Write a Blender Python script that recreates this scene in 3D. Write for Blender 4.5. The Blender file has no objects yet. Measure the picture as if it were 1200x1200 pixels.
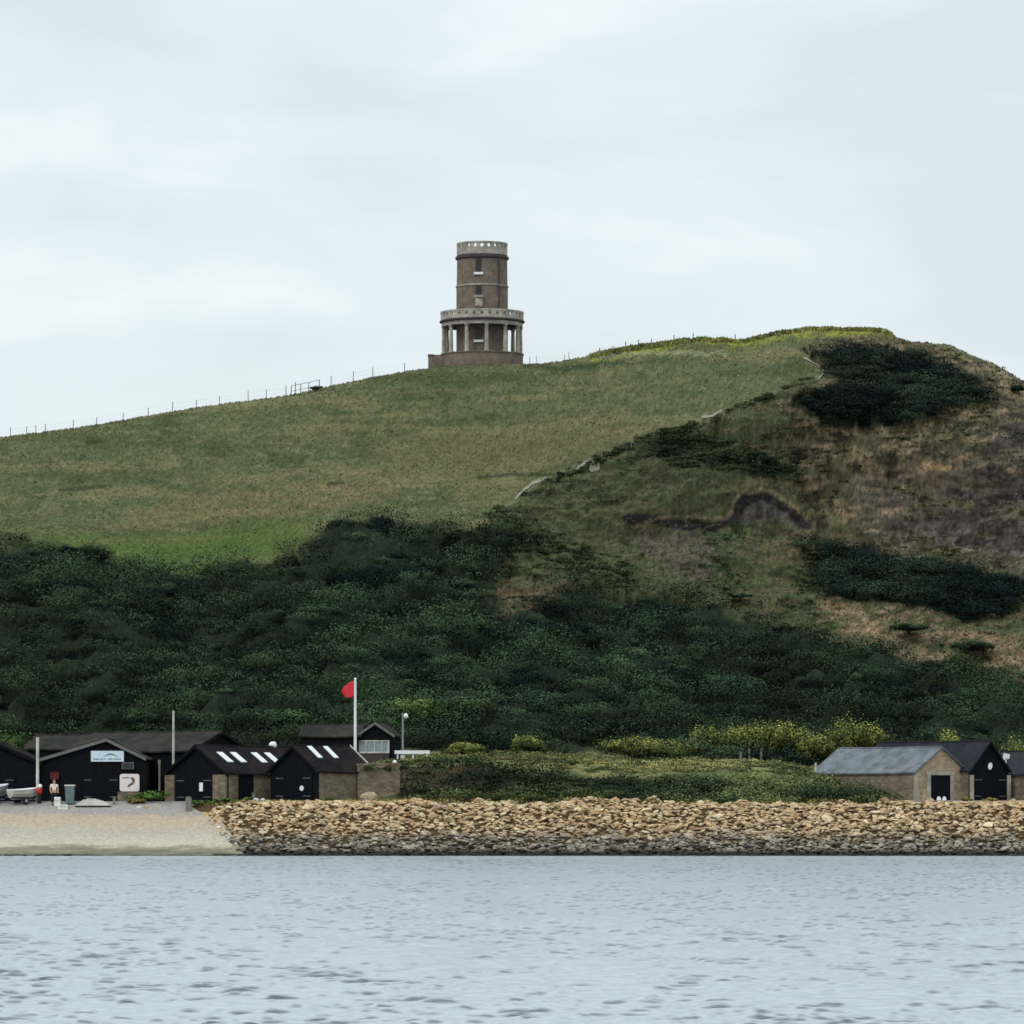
import bpy, bmesh, math, random
import numpy as np
from mathutils import Vector, Matrix
random.seed(7); RNG = np.random.default_rng(11)
R = math.radians
F = 5600.0; HZ = 957.0; K = 0.85; CAM_H = 3.2*K; SH = 390*K
scn = bpy.context.scene; COL = scn.collection

# ------------------------------------------------------------------ helpers
def P(px, py, Y):                       # point seen at px,py that stands Y metres away
    return Vector(((px-600)/F*Y, Y, CAM_H+(HZ-py)/F*Y))
def M(px, Y): return px*Y/F             # pixel length -> metres at Y
def tag(o, label=None, cat=None, group=None, kind=None):
    if label: o['label'] = label
    if cat: o['category'] = cat
    if group: o['group'] = group
    if kind: o['kind'] = kind
    return o
def empty(name, loc, rz=0, **k):
    o = bpy.data.objects.new(name, None); COL.objects.link(o)
    o.location = loc; o.rotation_euler = (0, 0, rz); o.empty_display_size = .2
    return tag(o, **k)
def copy_tree(o, parent=None):
    c = o.copy(); COL.objects.link(c); c.parent = parent
    for ch in list(o.children): copy_tree(ch, c)
    return c
class MB:
    def __init__(s): s.v = []; s.f = []; s.sm = False
    def add(s, vs, fs):
        n = len(s.v); s.v += [tuple(v) for v in vs]; s.f += [tuple(i+n for i in f) for f in fs]; return s
    def box(s, c, d, rz=0, mat=None):
        vs = []
        for z in (-.5, .5):
            for x, y in ((-.5,-.5),(.5,-.5),(.5,.5),(-.5,.5)):
                v = Vector((x*d[0], y*d[1], z*d[2]))
                if rz: v = Matrix.Rotation(rz, 3, 'Z') @ v
                if mat: v = mat @ v
                vs.append(v+Vector(c))
        return s.add(vs, [(3,2,1,0),(4,5,6,7),(0,1,5,4),(1,2,6,5),(2,3,7,6),(3,0,4,7)])
    def tube(s, pts, r, n=8, cap=True):
        pts = [Vector(p) for p in pts]; rs = r if isinstance(r, (list, tuple)) else [r]*len(pts)
        base = len(s.v)
        for i, p in enumerate(pts):
            d = (pts[min(i+1, len(pts)-1)]-pts[max(i-1, 0)]).normalized()
            a = d.orthogonal().normalized() if abs(d.z) < .99 else Vector((1,0,0)); b = d.cross(a)
            for k in range(n):
                t = 2*math.pi*k/n; s.v.append(tuple(p+a*math.cos(t)*rs[i]+b*math.sin(t)*rs[i]))
        for i in range(len(pts)-1):
            for k in range(n):
                k2 = (k+1) % n; s.f.append((base+i*n+k, base+i*n+k2, base+(i+1)*n+k2, base+(i+1)*n+k))
        if cap:
            s.f.append(tuple(base+k for k in reversed(range(n)))); e = base+(len(pts)-1)*n
            s.f.append(tuple(e+k for k in range(n)))
        return s
    def lathe(s, prof, n=48, closed=False, c=(0,0,0)):
        base = len(s.v); m = len(prof)
        for k in range(n):
            t = 2*math.pi*k/n
            for r, z in prof: s.v.append((c[0]+r*math.sin(t), c[1]-r*math.cos(t), c[2]+z))
        for k in range(n):
            for i in range(m if closed else m-1):
                a = base+k*m+i; b = base+k*m+(i+1) % m
                c2 = base+((k+1) % n)*m+(i+1) % m; d = base+((k+1) % n)*m+i
                s.f.append((a, d, c2, b))
        return s
    def prism(s, poly, y0, y1):          # polygon in (x,z), extruded along y
        n = len(poly); vs = [(x, y0, z) for x, z in poly]+[(x, y1, z) for x, z in poly]
        fs = [tuple(range(n)), tuple(range(2*n-1, n-1, -1))]
        fs += [(i, i+n, (i+1) % n+n, (i+1) % n) for i in range(n)]
        return s.add(vs, fs)
    def blob(s, c, r, sub=2, rough=.2, flat=1):
        bm = bmesh.new(); bmesh.ops.create_icosphere(bm, subdivisions=sub, radius=1)
        vs = []
        for v in bm.verts:
            k = 1+random.uniform(-rough, rough); z = v.co.z*k
            vs.append((c[0]+v.co.x*k*r[0], c[1]+v.co.y*k*r[1], c[2]+z*r[2]))
        fs = [[x.index for x in f.verts] for f in bm.faces]; bm.free()
        return s.add(vs, fs)
    def build(s, name, mat, parent=None, smooth=False, bevel=0):
        me = bpy.data.meshes.new(name); me.from_pydata(s.v, [], s.f)
        bm = bmesh.new(); bm.from_mesh(me); bmesh.ops.recalc_face_normals(bm, faces=bm.faces); bm.to_mesh(me); bm.free()
        o = bpy.data.objects.new(name, me); COL.objects.link(o)
        if mat: me.materials.append(mat)
        if smooth: me.polygons.foreach_set('use_smooth', [True]*len(me.polygons))
        if parent: o.parent = parent
        if bevel:
            b = o.modifiers.new('bev', 'BEVEL'); b.width = bevel; b.segments = 2; b.limit_method = 'ANGLE'
        return o
def fast_mesh(name, V, Fq, mat, col=None, smooth=False, parent=None):
    k = Fq.shape[1]; me = bpy.data.meshes.new(name)
    me.vertices.add(len(V)); me.vertices.foreach_set('co', np.ascontiguousarray(V, dtype=np.float32).ravel())
    me.loops.add(Fq.size); me.loops.foreach_set('vertex_index', np.ascontiguousarray(Fq, dtype=np.int32).ravel())
    me.polygons.add(len(Fq)); me.polygons.foreach_set('loop_start', np.arange(0, Fq.size, k, dtype=np.int32))
    me.polygons.foreach_set('loop_total', np.full(len(Fq), k, dtype=np.int32))
    me.polygons.foreach_set('use_smooth', np.full(len(Fq), smooth))
    me.update(calc_edges=True)
    if col is not None:
        a = me.color_attributes.new('Col', 'FLOAT_COLOR', 'POINT')
        c4 = np.ones((len(V), 4), dtype=np.float32); c4[:, :3] = col; a.data.foreach_set('color', c4.ravel())
    me.materials.append(mat)
    o = bpy.data.objects.new(name, me); COL.objects.link(o)
    if parent: o.parent = parent
    return o

# ---- numpy noise
_T = RNG.random((512, 512))
def vnoise(x, y):
    xi = np.floor(x).astype(int); yi = np.floor(y).astype(int); fx = x-xi; fy = y-yi
    fx = fx*fx*(3-2*fx); fy = fy*fy*(3-2*fy)
    g = lambda a, b: _T[a % 512, b % 512]
    return (g(xi, yi)*(1-fx)+g(xi+1, yi)*fx)*(1-fy)+(g(xi, yi+1)*(1-fx)+g(xi+1, yi+1)*fx)*fy
def fbm(x, y, o=4, off=0):
    s = 0; a = .5; t = 0
    for i in range(o):
        s = s+a*vnoise(x*2**i+off+17.3*i, y*2**i+off*1.7+9.1*i); t += a; a *= .55
    return s/t
def sstep(a, b, x):
    t = np.clip((x-a)/(b-a), 0, 1); return t*t*(3-2*t)
def lin(r, g, b):
    return np.array([((c/255+.055)/1.055)**2.4 if c > 10 else c/255/12.92 for c in (r, g, b)])
def inpoly(x, y, poly):
    c = np.zeros(x.shape, bool); n = len(poly)
    for i in range(n):
        x1, y1 = poly[i]; x2, y2 = poly[(i+1) % n]
        if y1 == y2: continue
        c ^= ((y1 > y) != (y2 > y)) & (x < (x2-x1)*(y-y1)/(y2-y1)+x1)
    return c
def segdist(x, y, pts, close=False):
    d = np.full(x.shape, 1e9); P2 = list(pts)+([pts[0]] if close else [])
    for (x1, y1), (x2, y2) in zip(P2[:-1], P2[1:]):
        dx, dy = x2-x1, y2-y1; t = np.clip(((x-x1)*dx+(y-y1)*dy)/(dx*dx+dy*dy+1e-9), 0, 1)
        d = np.minimum(d, np.hypot(x-x1-t*dx, y-y1-t*dy))
    return d
def pmask(x, y, poly, soft=5):
    d = segdist(x, y, poly, True); ins = inpoly(x, y, poly)
    return sstep(-soft, soft, np.where(ins, d, -d))
def pchip(xs, ys, x):
    xs = np.array(xs, float); ys = np.array(ys, float); h = np.diff(xs); dl = np.diff(ys)/h
    m = np.zeros(len(xs)); m[0] = dl[0]; m[-1] = dl[-1]
    for i in range(1, len(xs)-1):
        if dl[i-1]*dl[i] > 0:
            w1 = 2*h[i]+h[i-1]; w2 = h[i]+2*h[i-1]; m[i] = (w1+w2)/(w1/dl[i-1]+w2/dl[i])
    i = np.clip(np.searchsorted(xs, x)-1, 0, len(xs)-2); t = np.clip((x-xs[i])/h[i], 0, 1)
    return ((2*t**3-3*t**2+1)*ys[i]+(t**3-2*t**2+t)*h[i]*m[i]+(-2*t**3+3*t**2)*ys[i+1]+(t**3-t**2)*h[i]*m[i+1])

# ------------------------------------------------------------------ materials
def node_mat(name):
    m = bpy.data.materials.new(name); m.use_nodes = True; nt = m.node_tree
    return m, nt, nt.nodes['Principled BSDF']
def mat(name, c, rough=.8, var=.25, scale=3, bump=.3, c2=None, stretch=(1,1,1), spec=.3, metallic=0, dist=.03, wave=None, attr=False, objrand=0):
    m, nt, b = node_mat(name); N = nt.nodes; L = nt.links
    b.inputs['Roughness'].default_value = rough; b.inputs['Specular IOR Level'].default_value = spec
    b.inputs['Metallic'].default_value = metallic
    tc = N.new('ShaderNodeTexCoord'); mp = N.new('ShaderNodeMapping'); mp.inputs['Scale'].default_value = stretch
    L.new(tc.outputs['Object'], mp.inputs[0])
    n = N.new('ShaderNodeTexNoise'); n.inputs['Scale'].default_value = scale; n.inputs['Detail'].default_value = 6; n.inputs['Roughness'].default_value = .65
    L.new(mp.outputs[0], n.inputs['Vector'])
    rp = N.new('ShaderNodeMapRange'); rp.inputs[1].default_value = .3; rp.inputs[2].default_value = .7
    rp.inputs[3].default_value = 1-var; rp.inputs[4].default_value = 1+var
    L.new(n.outputs['Fac'], rp.inputs[0])
    if attr:
        a = N.new('ShaderNodeAttribute'); a.attribute_name = 'Col'; src = a.outputs['Color']
    else:
        rgb = N.new('ShaderNodeRGB'); rgb.outputs[0].default_value = (*c, 1); src = rgb.outputs[0]
    if c2 is not None:
        n2 = N.new('ShaderNodeTexNoise'); n2.inputs['Scale'].default_value = scale*.35; n2.inputs['Detail'].default_value = 5
        L.new(mp.outputs[0], n2.inputs['Vector'])
        r2 = N.new('ShaderNodeMapRange'); r2.inputs[1].default_value = .42; r2.inputs[2].default_value = .6; L.new(n2.outputs['Fac'], r2.inputs[0])
        mx = N.new('ShaderNodeMix'); mx.data_type = 'RGBA'; mx.inputs['B'].default_value = (*c2, 1)
        L.new(r2.outputs[0], mx.inputs['Factor']); L.new(src, mx.inputs['A']); src = mx.outputs['Result']
    vm = N.new('ShaderNodeVectorMath'); vm.operation = 'SCALE'; L.new(src, vm.inputs[0]); L.new(rp.outputs[0], vm.inputs['Scale'])
    out = vm.outputs[0]
    if objrand:
        oi = N.new('ShaderNodeObjectInfo'); hs = N.new('ShaderNodeMapRange'); hs.inputs[3].default_value = 1-objrand; hs.inputs[4].default_value = 1+objrand
        L.new(oi.outputs['Random'], hs.inputs[0]); v2 = N.new('ShaderNodeVectorMath'); v2.operation = 'SCALE'
        L.new(out, v2.inputs[0]); L.new(hs.outputs[0], v2.inputs['Scale']); out = v2.outputs[0]
    L.new(out, b.inputs['Base Color'])
    h = n.outputs['Fac']
    if wave:
        w = N.new('ShaderNodeTexWave'); w.bands_direction = wave[0]; w.inputs['Scale'].default_value = wave[1]; w.inputs['Distortion'].default_value = .4
        L.new(tc.outputs['Object'], w.inputs[0]); ad = N.new('ShaderNodeMath'); ad.operation = 'ADD'
        L.new(w.outputs['Fac'], ad.inputs[0]); L.new(h, ad.inputs[1]); h = ad.outputs[0]
        # boards and sheets are slightly uneven in tone
        mr = N.new('ShaderNodeMapRange'); mr.inputs[3].default_value = .8; mr.inputs[4].default_value = 1.12; L.new(w.outputs['Fac'], mr.inputs[0])
        v3 = N.new('ShaderNodeVectorMath'); v3.operation = 'SCALE'; L.new(out, v3.inputs[0]); L.new(mr.outputs[0], v3.inputs['Scale'])
        L.new(v3.outputs[0], b.inputs['Base Color'])
    if bump:
        bp = N.new('ShaderNodeBump'); bp.inputs['Strength'].default_value = bump; bp.inputs['Distance'].default_value = dist
        L.new(h, bp.inputs['Height']); L.new(bp.outputs[0], b.inputs['Normal'])
    return m
def masonry(name, c1, c2, mortar, bw=.4, bh=.15, rz=0):
    """coursed stone or brick: brick texture on object coords + weathering noise"""
    m, nt, b = node_mat(name); N = nt.nodes; L = nt.links
    b.inputs['Roughness'].default_value = .9; b.inputs['Specular IOR Level'].default_value = .15
    tc = N.new('ShaderNodeTexCoord'); sp = N.new('ShaderNodeSeparateXYZ'); L.new(tc.outputs['Object'], sp.inputs[0])
    if rz == 'polar':
        at = N.new('ShaderNodeMath'); at.operation = 'ARCTAN2'; L.new(sp.outputs[0], at.inputs[0]); L.new(sp.outputs[1], at.inputs[1])
        ml = N.new('ShaderNodeMath'); ml.operation = 'MULTIPLY'; ml.inputs[1].default_value = 2.4; L.new(at.outputs[0], ml.inputs[0]); hx = ml.outputs[0]
    else:
        ad = N.new('ShaderNodeMath'); ad.operation = 'ADD'; L.new(sp.outputs[0], ad.inputs[0]); L.new(sp.outputs[1], ad.inputs[1]); hx = ad.outputs[0]
    cb = N.new('ShaderNodeCombineXYZ'); L.new(hx, cb.inputs[0]); L.new(sp.outputs[2], cb.inputs[1])
    br = N.new('ShaderNodeTexBrick'); br.inputs['Scale'].default_value = 1; br.inputs['Brick Width'].default_value = bw; br.inputs['Row Height'].default_value = bh
    br.inputs['Mortar Size'].default_value = .012; br.inputs['Color1'].default_value = (*c1, 1); br.inputs['Color2'].default_value = (*c2, 1); br.inputs['Mortar'].default_value = (*mortar, 1)
    L.new(cb.outputs[0], br.inputs['Vector'])
    n = N.new('ShaderNodeTexNoise'); n.inputs['Scale'].default_value = 1.6; n.inputs['Detail'].default_value = 8; n.inputs['Roughness'].default_value = .7
    L.new(tc.outputs['Object'], n.inputs['Vector'])
    rp = N.new('ShaderNodeMapRange'); rp.inputs[1].default_value = .3; rp.inputs[2].default_value = .7; rp.inputs[3].default_value = .62; rp.inputs[4].default_value = 1.3
    L.new(n.outputs['Fac'], rp.inputs[0]); vm = N.new('ShaderNodeVectorMath'); vm.operation = 'SCALE'
    L.new(br.outputs['Color'], vm.inputs[0]); L.new(rp.outputs[0], vm.inputs['Scale']); L.new(vm.outputs[0], b.inputs['Base Color'])
    bp = N.new('ShaderNodeBump'); bp.inputs['Strength'].default_value = .5; bp.inputs['Distance'].default_value = .03
    L.new(n.outputs['Fac'], bp.inputs['Height']); L.new(bp.outputs[0], b.inputs['Normal'])
    return m

MT = {}
MT['brick'] = masonry('tower_brick', (.172,.128,.098), (.120,.094,.078), (.20,.165,.13), .24, .085, 'polar')
MT['palestone'] = mat('pale_dressed_stone', (.36,.33,.27), .85, .28, 2.5, .4, c2=(.25,.235,.20))
MT['darkstone'] = mat('weathered_band', (.055,.047,.042), .9, .3, 4, .3)
MT['rubble'] = masonry('rubble_stone', (.24,.185,.12), (.135,.11,.08), (.12,.10,.075), .34, .14)
MT['rubble_pale'] = masonry('pale_rubble_stone', (.42,.32,.20), (.27,.21,.14), (.26,.21,.15), .36, .15)
MT['black'] = mat('black_stained_boards', (.0058,.0064,.0085), .85, .35, 2, .5, wave=('X', 3.2), spec=.08)
MT['blackpaint'] = mat('black_door_paint', (.0035,.0055,.009), .75, .3, 3, .3, wave=('X', 4.0), spec=.08)
MT['roofdark'] = mat('dark_felt_roof', (.0085,.008,.010), .95, .4, 2.2, .4, c2=(.017,.013,.013), wave=('Y', 1.6), spec=.06)
MT['roofbrown'] = mat('brown_weathered_roof', (.036,.032,.029), .95, .35, 1.2, .4, c2=(.020,.022,.020), wave=('Y', 1.3), spec=.06)
MT['slate'] = mat('blue_grey_slate', (.12,.14,.16), .75, .3, 2.5, .4, c2=(.075,.088,.10), wave=('Z', 5), spec=.4)
MT['slatedark'] = mat('dark_slate', (.013,.015,.022), .8, .3, 2.5, .4, c2=(.022,.020,.028), wave=('Z', 5), spec=.12)
MT['weatherwood'] = mat('grey_bargeboard', (.13,.13,.12), .85, .3, 4, .3)
MT['wood'] = mat('grey_post_wood', (.17,.155,.13), .9, .3, 5, .4, stretch=(1,1,.2))
MT['postdark'] = mat('dark_fence_wood', (.045,.045,.045), .9, .2, 5, .3)
MT['white'] = mat('white_paint', (.72,.74,.74), .45, .08, 3, .1)
MT['offwhite'] = mat('offwhite_grp', (.52,.52,.47), .45, .25, 2, .15, c2=(.38,.37,.32))
MT['glow'] = mat('clear_rooflight_sheet', (.58,.60,.62), .35, .08, 3, .05)
MT['glass'] = mat('window_glass', (.20,.25,.27), .15, .25, 2, .05, spec=.6)
MT['darkglass'] = mat('dark_window_glass', (.006,.008,.013), .4, .3, 2, .05, spec=.6)
MT['signface'] = mat('sign_face', (.52,.62,.68), .5, .08, 3, .05)
MT['signink'] = mat('sign_ink', (.06,.13,.22), .6, .1, 3, 0)
MT['poster'] = mat('poster_face', (.70,.62,.60), .5, .06, 3, .05)
MT['posterink'] = mat('poster_ink', (.12,.075,.045), .6, .3, 6, 0)
MT['posterink2'] = mat('poster_ink_green', (.05,.07,.06), .6, .3, 6, 0)
MT['red'] = mat('red_flag_cloth', (.62,.035,.05), .8, .12, 3, .3)
MT['redpaint'] = mat('red_paint', (.38,.03,.02), .5, .2, 4, .1)
MT['redhull'] = mat('red_antifoul', (.14,.035,.025), .7, .3, 4, .1)
MT['rubber'] = mat('black_rubber', (.012,.012,.013), .8, .2, 5, .1)
MT['galv'] = mat('galvanised_steel', (.26,.28,.29), .5, .25, 4, .1, metallic=.5)
MT['greybin'] = mat('grey_green_plastic', (.11,.15,.15), .5, .25, 3, .1)
MT['concrete'] = mat('slip_concrete', (.36,.34,.31), .9, .25, 1.5, .3)
MT['skin'] = mat('skin', (.50,.30,.22), .6, .08, 4, .05)
MT['hair'] = mat('reddish_hair', (.09,.022,.015), .7, .2, 8, .2)
MT['pinktop'] = mat('peach_shirt', (.72,.64,.58), .85, .12, 6, .2)
MT['shorts'] = mat('pale_shorts', (.42,.45,.47), .85, .12, 6, .2)
MT['darkcloth'] = mat('dark_trousers', (.015,.016,.022), .85, .12, 6, .2)
MT['fridgewhite'] = mat('cream_plastic', (.70,.70,.62), .5, .12, 3, .1)
MT['leaf'] = mat('foliage', (0,0,0), .9, .35, .9, 0, attr=True, spec=.05)
MT['grass'] = mat('grass_blades', (0,0,0), .85, .2, .6, 0, attr=True, spec=.1)
MT['bark'] = mat('bark', (.05,.04,.03), .9, .3, 5, .4)

def rock_mat(name, attr):
    m, nt, b = node_mat(name); N = nt.nodes; L = nt.links
    b.inputs['Roughness'].default_value = .88; b.inputs['Specular IOR Level'].default_value = .2
    g = N.new('ShaderNodeNewGeometry'); sp = N.new('ShaderNodeSeparateXYZ'); L.new(g.outputs['Position'], sp.inputs[0])
    n = N.new('ShaderNodeTexNoise'); n.inputs['Scale'].default_value = .9; n.inputs['Detail'].default_value = 3; L.new(g.outputs['Position'], n.inputs['Vector'])
    nf = N.new('ShaderNodeTexNoise'); nf.inputs['Scale'].default_value = 5; nf.inputs['Detail'].default_value = 7; nf.inputs['Roughness'].default_value = .7; L.new(g.outputs['Position'], nf.inputs['Vector'])
    oi = N.new('ShaderNodeObjectInfo'); at = N.new('ShaderNodeAttribute'); at.attribute_name = 'Col'
    rnd = at.outputs['Fac'] if attr else oi.outputs['Random']
    cr = N.new('ShaderNodeValToRGB'); e = cr.color_ramp.elements
    e[0].position = 0; e[0].color = (.42,.31,.18,1); e[1].position = 1; e[1].color = (.58,.47,.29,1)
    for p_, c_ in ((.25,(.50,.37,.21,1)), (.5,(.38,.235,.125,1)), (.6,(.54,.42,.25,1)), (.8,(.29,.22,.15,1)), (.88,(.66,.56,.38,1))):
        x = e.new(p_); x.color = c_
    ad = N.new('ShaderNodeMath'); ad.operation = 'MULTIPLY_ADD'; ad.inputs[1].default_value = .45
    L.new(n.outputs['Fac'], ad.inputs[0]); L.new(rnd, ad.inputs[2])
    fr = N.new('ShaderNodeMath'); fr.operation = 'FRACT'; L.new(ad.outputs[0], fr.inputs[0]); L.new(fr.outputs[0], cr.inputs[0])
    # grey and stained near the tide line
    hz = N.new('ShaderNodeMath'); hz.operation = 'MULTIPLY_ADD'; hz.inputs[1].default_value = 1.8; L.new(n.outputs['Fac'], hz.inputs[0]); L.new(sp.outputs[2], hz.inputs[2])
    r1 = N.new('ShaderNodeMapRange'); r1.inputs[1].default_value = 1.95; r1.inputs[2].default_value = 2.9; L.new(hz.outputs[0], r1.inputs[0])
    mx = N.new('ShaderNodeMix'); mx.data_type = 'RGBA'
    gr = N.new('ShaderNodeValToRGB'); gr.color_ramp.elements[0].color = (.06,.055,.048,1); gr.color_ramp.elements[1].color = (.36,.32,.25,1)
    L.new(rnd, gr.inputs[0]); L.new(gr.outputs[0], mx.inputs['A']); L.new(cr.outputs[0], mx.inputs['B']); L.new(r1.outputs[0], mx.inputs['Factor'])
    r2 = N.new('ShaderNodeMapRange'); r2.inputs[1].default_value = .22; r2.inputs[2].default_value = .6; L.new(sp.outputs[2], r2.inputs[0])
    m2 = N.new('ShaderNodeMix'); m2.data_type = 'RGBA'; m2.inputs['A'].default_value = (.02,.02,.017,1); L.new(mx.outputs['Result'], m2.inputs['B']); L.new(r2.outputs[0], m2.inputs['Factor'])
    r3 = N.new('ShaderNodeMapRange'); r3.inputs[1].default_value = .3; r3.inputs[2].default_value = .7; r3.inputs[3].default_value = .55; r3.inputs[4].default_value = 1.3; L.new(nf.outputs['Fac'], r3.inputs[0])
    vm = N.new('ShaderNodeVectorMath'); vm.operation = 'SCALE'; L.new(m2.outputs['Result'], vm.inputs[0]); L.new(r3.outputs[0], vm.inputs['Scale']); L.new(vm.outputs[0], b.inputs['Base Color'])
    bp = N.new('ShaderNodeBump'); bp.inputs['Strength'].default_value = .7; bp.inputs['Distance'].default_value = .06
    L.new(nf.outputs['Fac'], bp.inputs['Height']); L.new(bp.outputs[0], b.inputs['Normal'])
    return m
MT['rock'] = rock_mat('limestone_boulder', False); MT['rockstuff'] = rock_mat('limestone_rubble', True)

# ------------------------------------------------------------------ terrain
US = np.concatenate([np.arange(-900, -20, 20), np.arange(-20, 1221, 2.0), np.arange(1240, 2101, 20)])
rows = []   # (u list, py list, Y list) or ('Z', ...)
UL = [-900, 0, 220, 300, 400, 470, 600, 700, 860, 960, 1040, 1080, 1200, 2100]
def row(pys, Ys, us=UL): return pchip(us, pys, US), pchip(us, Ys, US)*K
def rowZ(Z, Y): YY = np.full(US.shape, Y*K); return HZ-(Z*K-CAM_H)*F/YY, YY
G = [rowZ(-3, 360), rowZ(-.9, 381), rowZ(-.03, 389.7),
     row([944]*3+[942]*11, [402]*3+[398]*11),
     row([940, 940, 940, 939, 938, 938, 938, 938, 938, 938, 938, 939, 939, 939], [404]*4+[404, 402]+[401]*5+[402]*3),
     row([939.5, 939.5, 939.5, 938, 910, 897, 891, 901, 900, 911, 932, 938.5, 938.5, 938], [440, 440, 438, 428, 420, 413, 408, 407, 407, 409, 415, 430, 430, 430]),
     row([915, 915, 913, 892, 888, 884, 880, 884, 884, 890, 900, 905, 905, 900], [455, 455, 452, 442]+[438]*7+[445]*3),
     row([740, 740, 755, 760, 755, 750, 745, 750, 760, 765, 770, 770, 775, 790], [482]*10+[480]*4),
     row([650, 637, 668, 652, 606, 604, 612, 622, 615, 640, 640, 640, 640, 680], [506]*10+[500]*4, ),
     row([590, 575, 560, 545, 530, 520, 545, 542, 490, 455, 470, 478, 530, 600], [519, 519, 519, 519, 519, 519, 515, 511, 511, 516, 514, 512, 508, 505]),
     row([600, 513, 478, 466, 448, 434, 426, 415, 396, 386, 388, 395, 446, 640], [530]*12+[524, 520])]
# finer crest line
cu = [-900, 0, 100, 175, 250, 340, 400, 440, 500, 560, 615, 660, 690, 720, 760, 820, 870, 915, 960, 1030, 1060, 1110, 1140, 1170, 1200, 1300, 2100]
cp = [640, 513, 500, 487, 475, 463, 450, 442, 432, 427.5, 427, 423, 417, 411, 405, 398, 400, 390, 386, 387, 399, 405, 417, 430, 448, 500, 700]
G[-1] = (pchip(cu, cp, US), G[-1][1])
cY = G[-1][1]; cZ = CAM_H+(HZ-G[-1][0])/F*cY
for dY, dZ in ((10, -.5), (40, -5), (120, -25), (900, -30), (6000, -30)):
    YY = cY+dY; ZZ = np.maximum(cZ+dZ, -3 if dY > 500 else 1); G.append((HZ-(ZZ-CAM_H)*F/YY, YY))
NS = [4, 4, 30, 8, 34, 14, 70, 64, 44, 40, 4, 4, 4, 6, 3]
PY = []; YY = []
gp = np.array([g[0] for g in G]); gy = np.array([g[1] for g in G])
# interpolate height in metres, except on the visible slopes (there the sight line must keep climbing)
S = []
for i, n in enumerate(NS): S += [i+k/n for k in range(n)]
S.append(len(NS)); S = np.array(S)
NU = len(US); PYg = np.zeros((NU, len(S))); Yg = np.zeros((NU, len(S)))
for j in range(NU):
    PYg[j] = pchip(range(len(G)), gp[:, j], S); Yg[j] = pchip(range(len(G)), gy[:, j], S)
Ug = np.repeat(US[:, None], len(S), 1); Zg = CAM_H+(HZ-PYg)/F*Yg; Xg = (Ug-600)/F*Yg
Sg = np.repeat(S[None, :], NU, 0)

# ---- regions (outlines in plan, found once from the survey of the photograph)
scrub_main = [(-900,640),(0,637),(60,640),(110,648),(160,664),(200,674),(240,681),(262,672),(300,664),(350,648),(360,628),(400,613),(450,611),(520,615),(565,618),(600,640),(580,680),(575,728),(640,702),(700,690),(760,700),(830,715),(900,735),(960,752),(1040,770),(1090,782),(1200,800),(2100,830),(2100,905),(1200,895),(1060,896),(1000,894),(900,893),(820,892),(760,888),(600,880),(500,884),(400,895),(300,905),(0,925),(-900,925)]
scrub_mid = [(575,611),(610,606),(660,640),(740,668),(735,692),(690,692),(640,668),(600,640)]
scrub_top = [(952,412),(1000,404),(1035,408),(1072,421),(1112,438),(1156,458),(1155,466),(1110,480),(1020,502),(950,488),(930,472),(985,446),(972,430),(958,422)]
scrub_r = [(935,638),(1000,645),(1060,655),(1130,668),(1190,690),(1196,712),(1170,728),(1100,722),(1050,706),(990,702),(955,672)]
scrub_spur = [(745,522),(800,504),(840,510),(880,530),(930,545),(942,566),(900,560),(850,542),(790,546)]
bank_poly = [(465,905),(500,893),(560,898),(640,905),(700,918),(760,914),(860,914),(960,922),(1030,937),(1040,943),(960,944),(700,943),(465,942)]
wu = Ug+(fbm(Xg*.4+Zg*.3, Zg*.9-Xg*.15, 4, 3)-.5)*36; wp = PYg+(fbm(Xg*.4+Zg*.3, Zg*.9-Xg*.15, 4, 8)-.5)*20
mscr = pmask(wu, wp, scrub_main, 4); mmid = pmask(wu, wp, scrub_mid, 8)
mtop = pmask(wu, wp, scrub_top, 4); mr_ = pmask(wu, wp, scrub_r, 5); mspur = pmask(wu, wp, scrub_spur, 7)
mbank = pmask(wu, PYg, bank_poly, 3)
edge = [(575,606),(600,594),(640,566),(700,540),(760,518),(830,490),(900,468),(950,448)]
medge = 1-sstep(1.5, 5, segdist(wu*.4+Ug*.6, wp*.4+PYg*.6, edge))
uphill = Sg > np.where((Ug > 525)&(Ug < 1080), 5.45, 6.1)
# cliff side: right of / below the field edge
cliff_poly = [(575,608),(600,597),(640,570),(700,545),(760,521),(830,493),(900,470),(950,450),(975,442),(950,424),(945,402),(1000,391),(1060,398),(2100,700),(2100,860),(1200,810),(575,740)]
mcliff = pmask(Ug+(wu-Ug)*.3, PYg+(wp-PYg)*.3, cliff_poly, 4)
dcap = pmask(wu, wp, [(1050,395),(1110,402),(1210,455),(2100,690),(2100,760),(1210,480),(1150,430),(1100,415)], 4)

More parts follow.
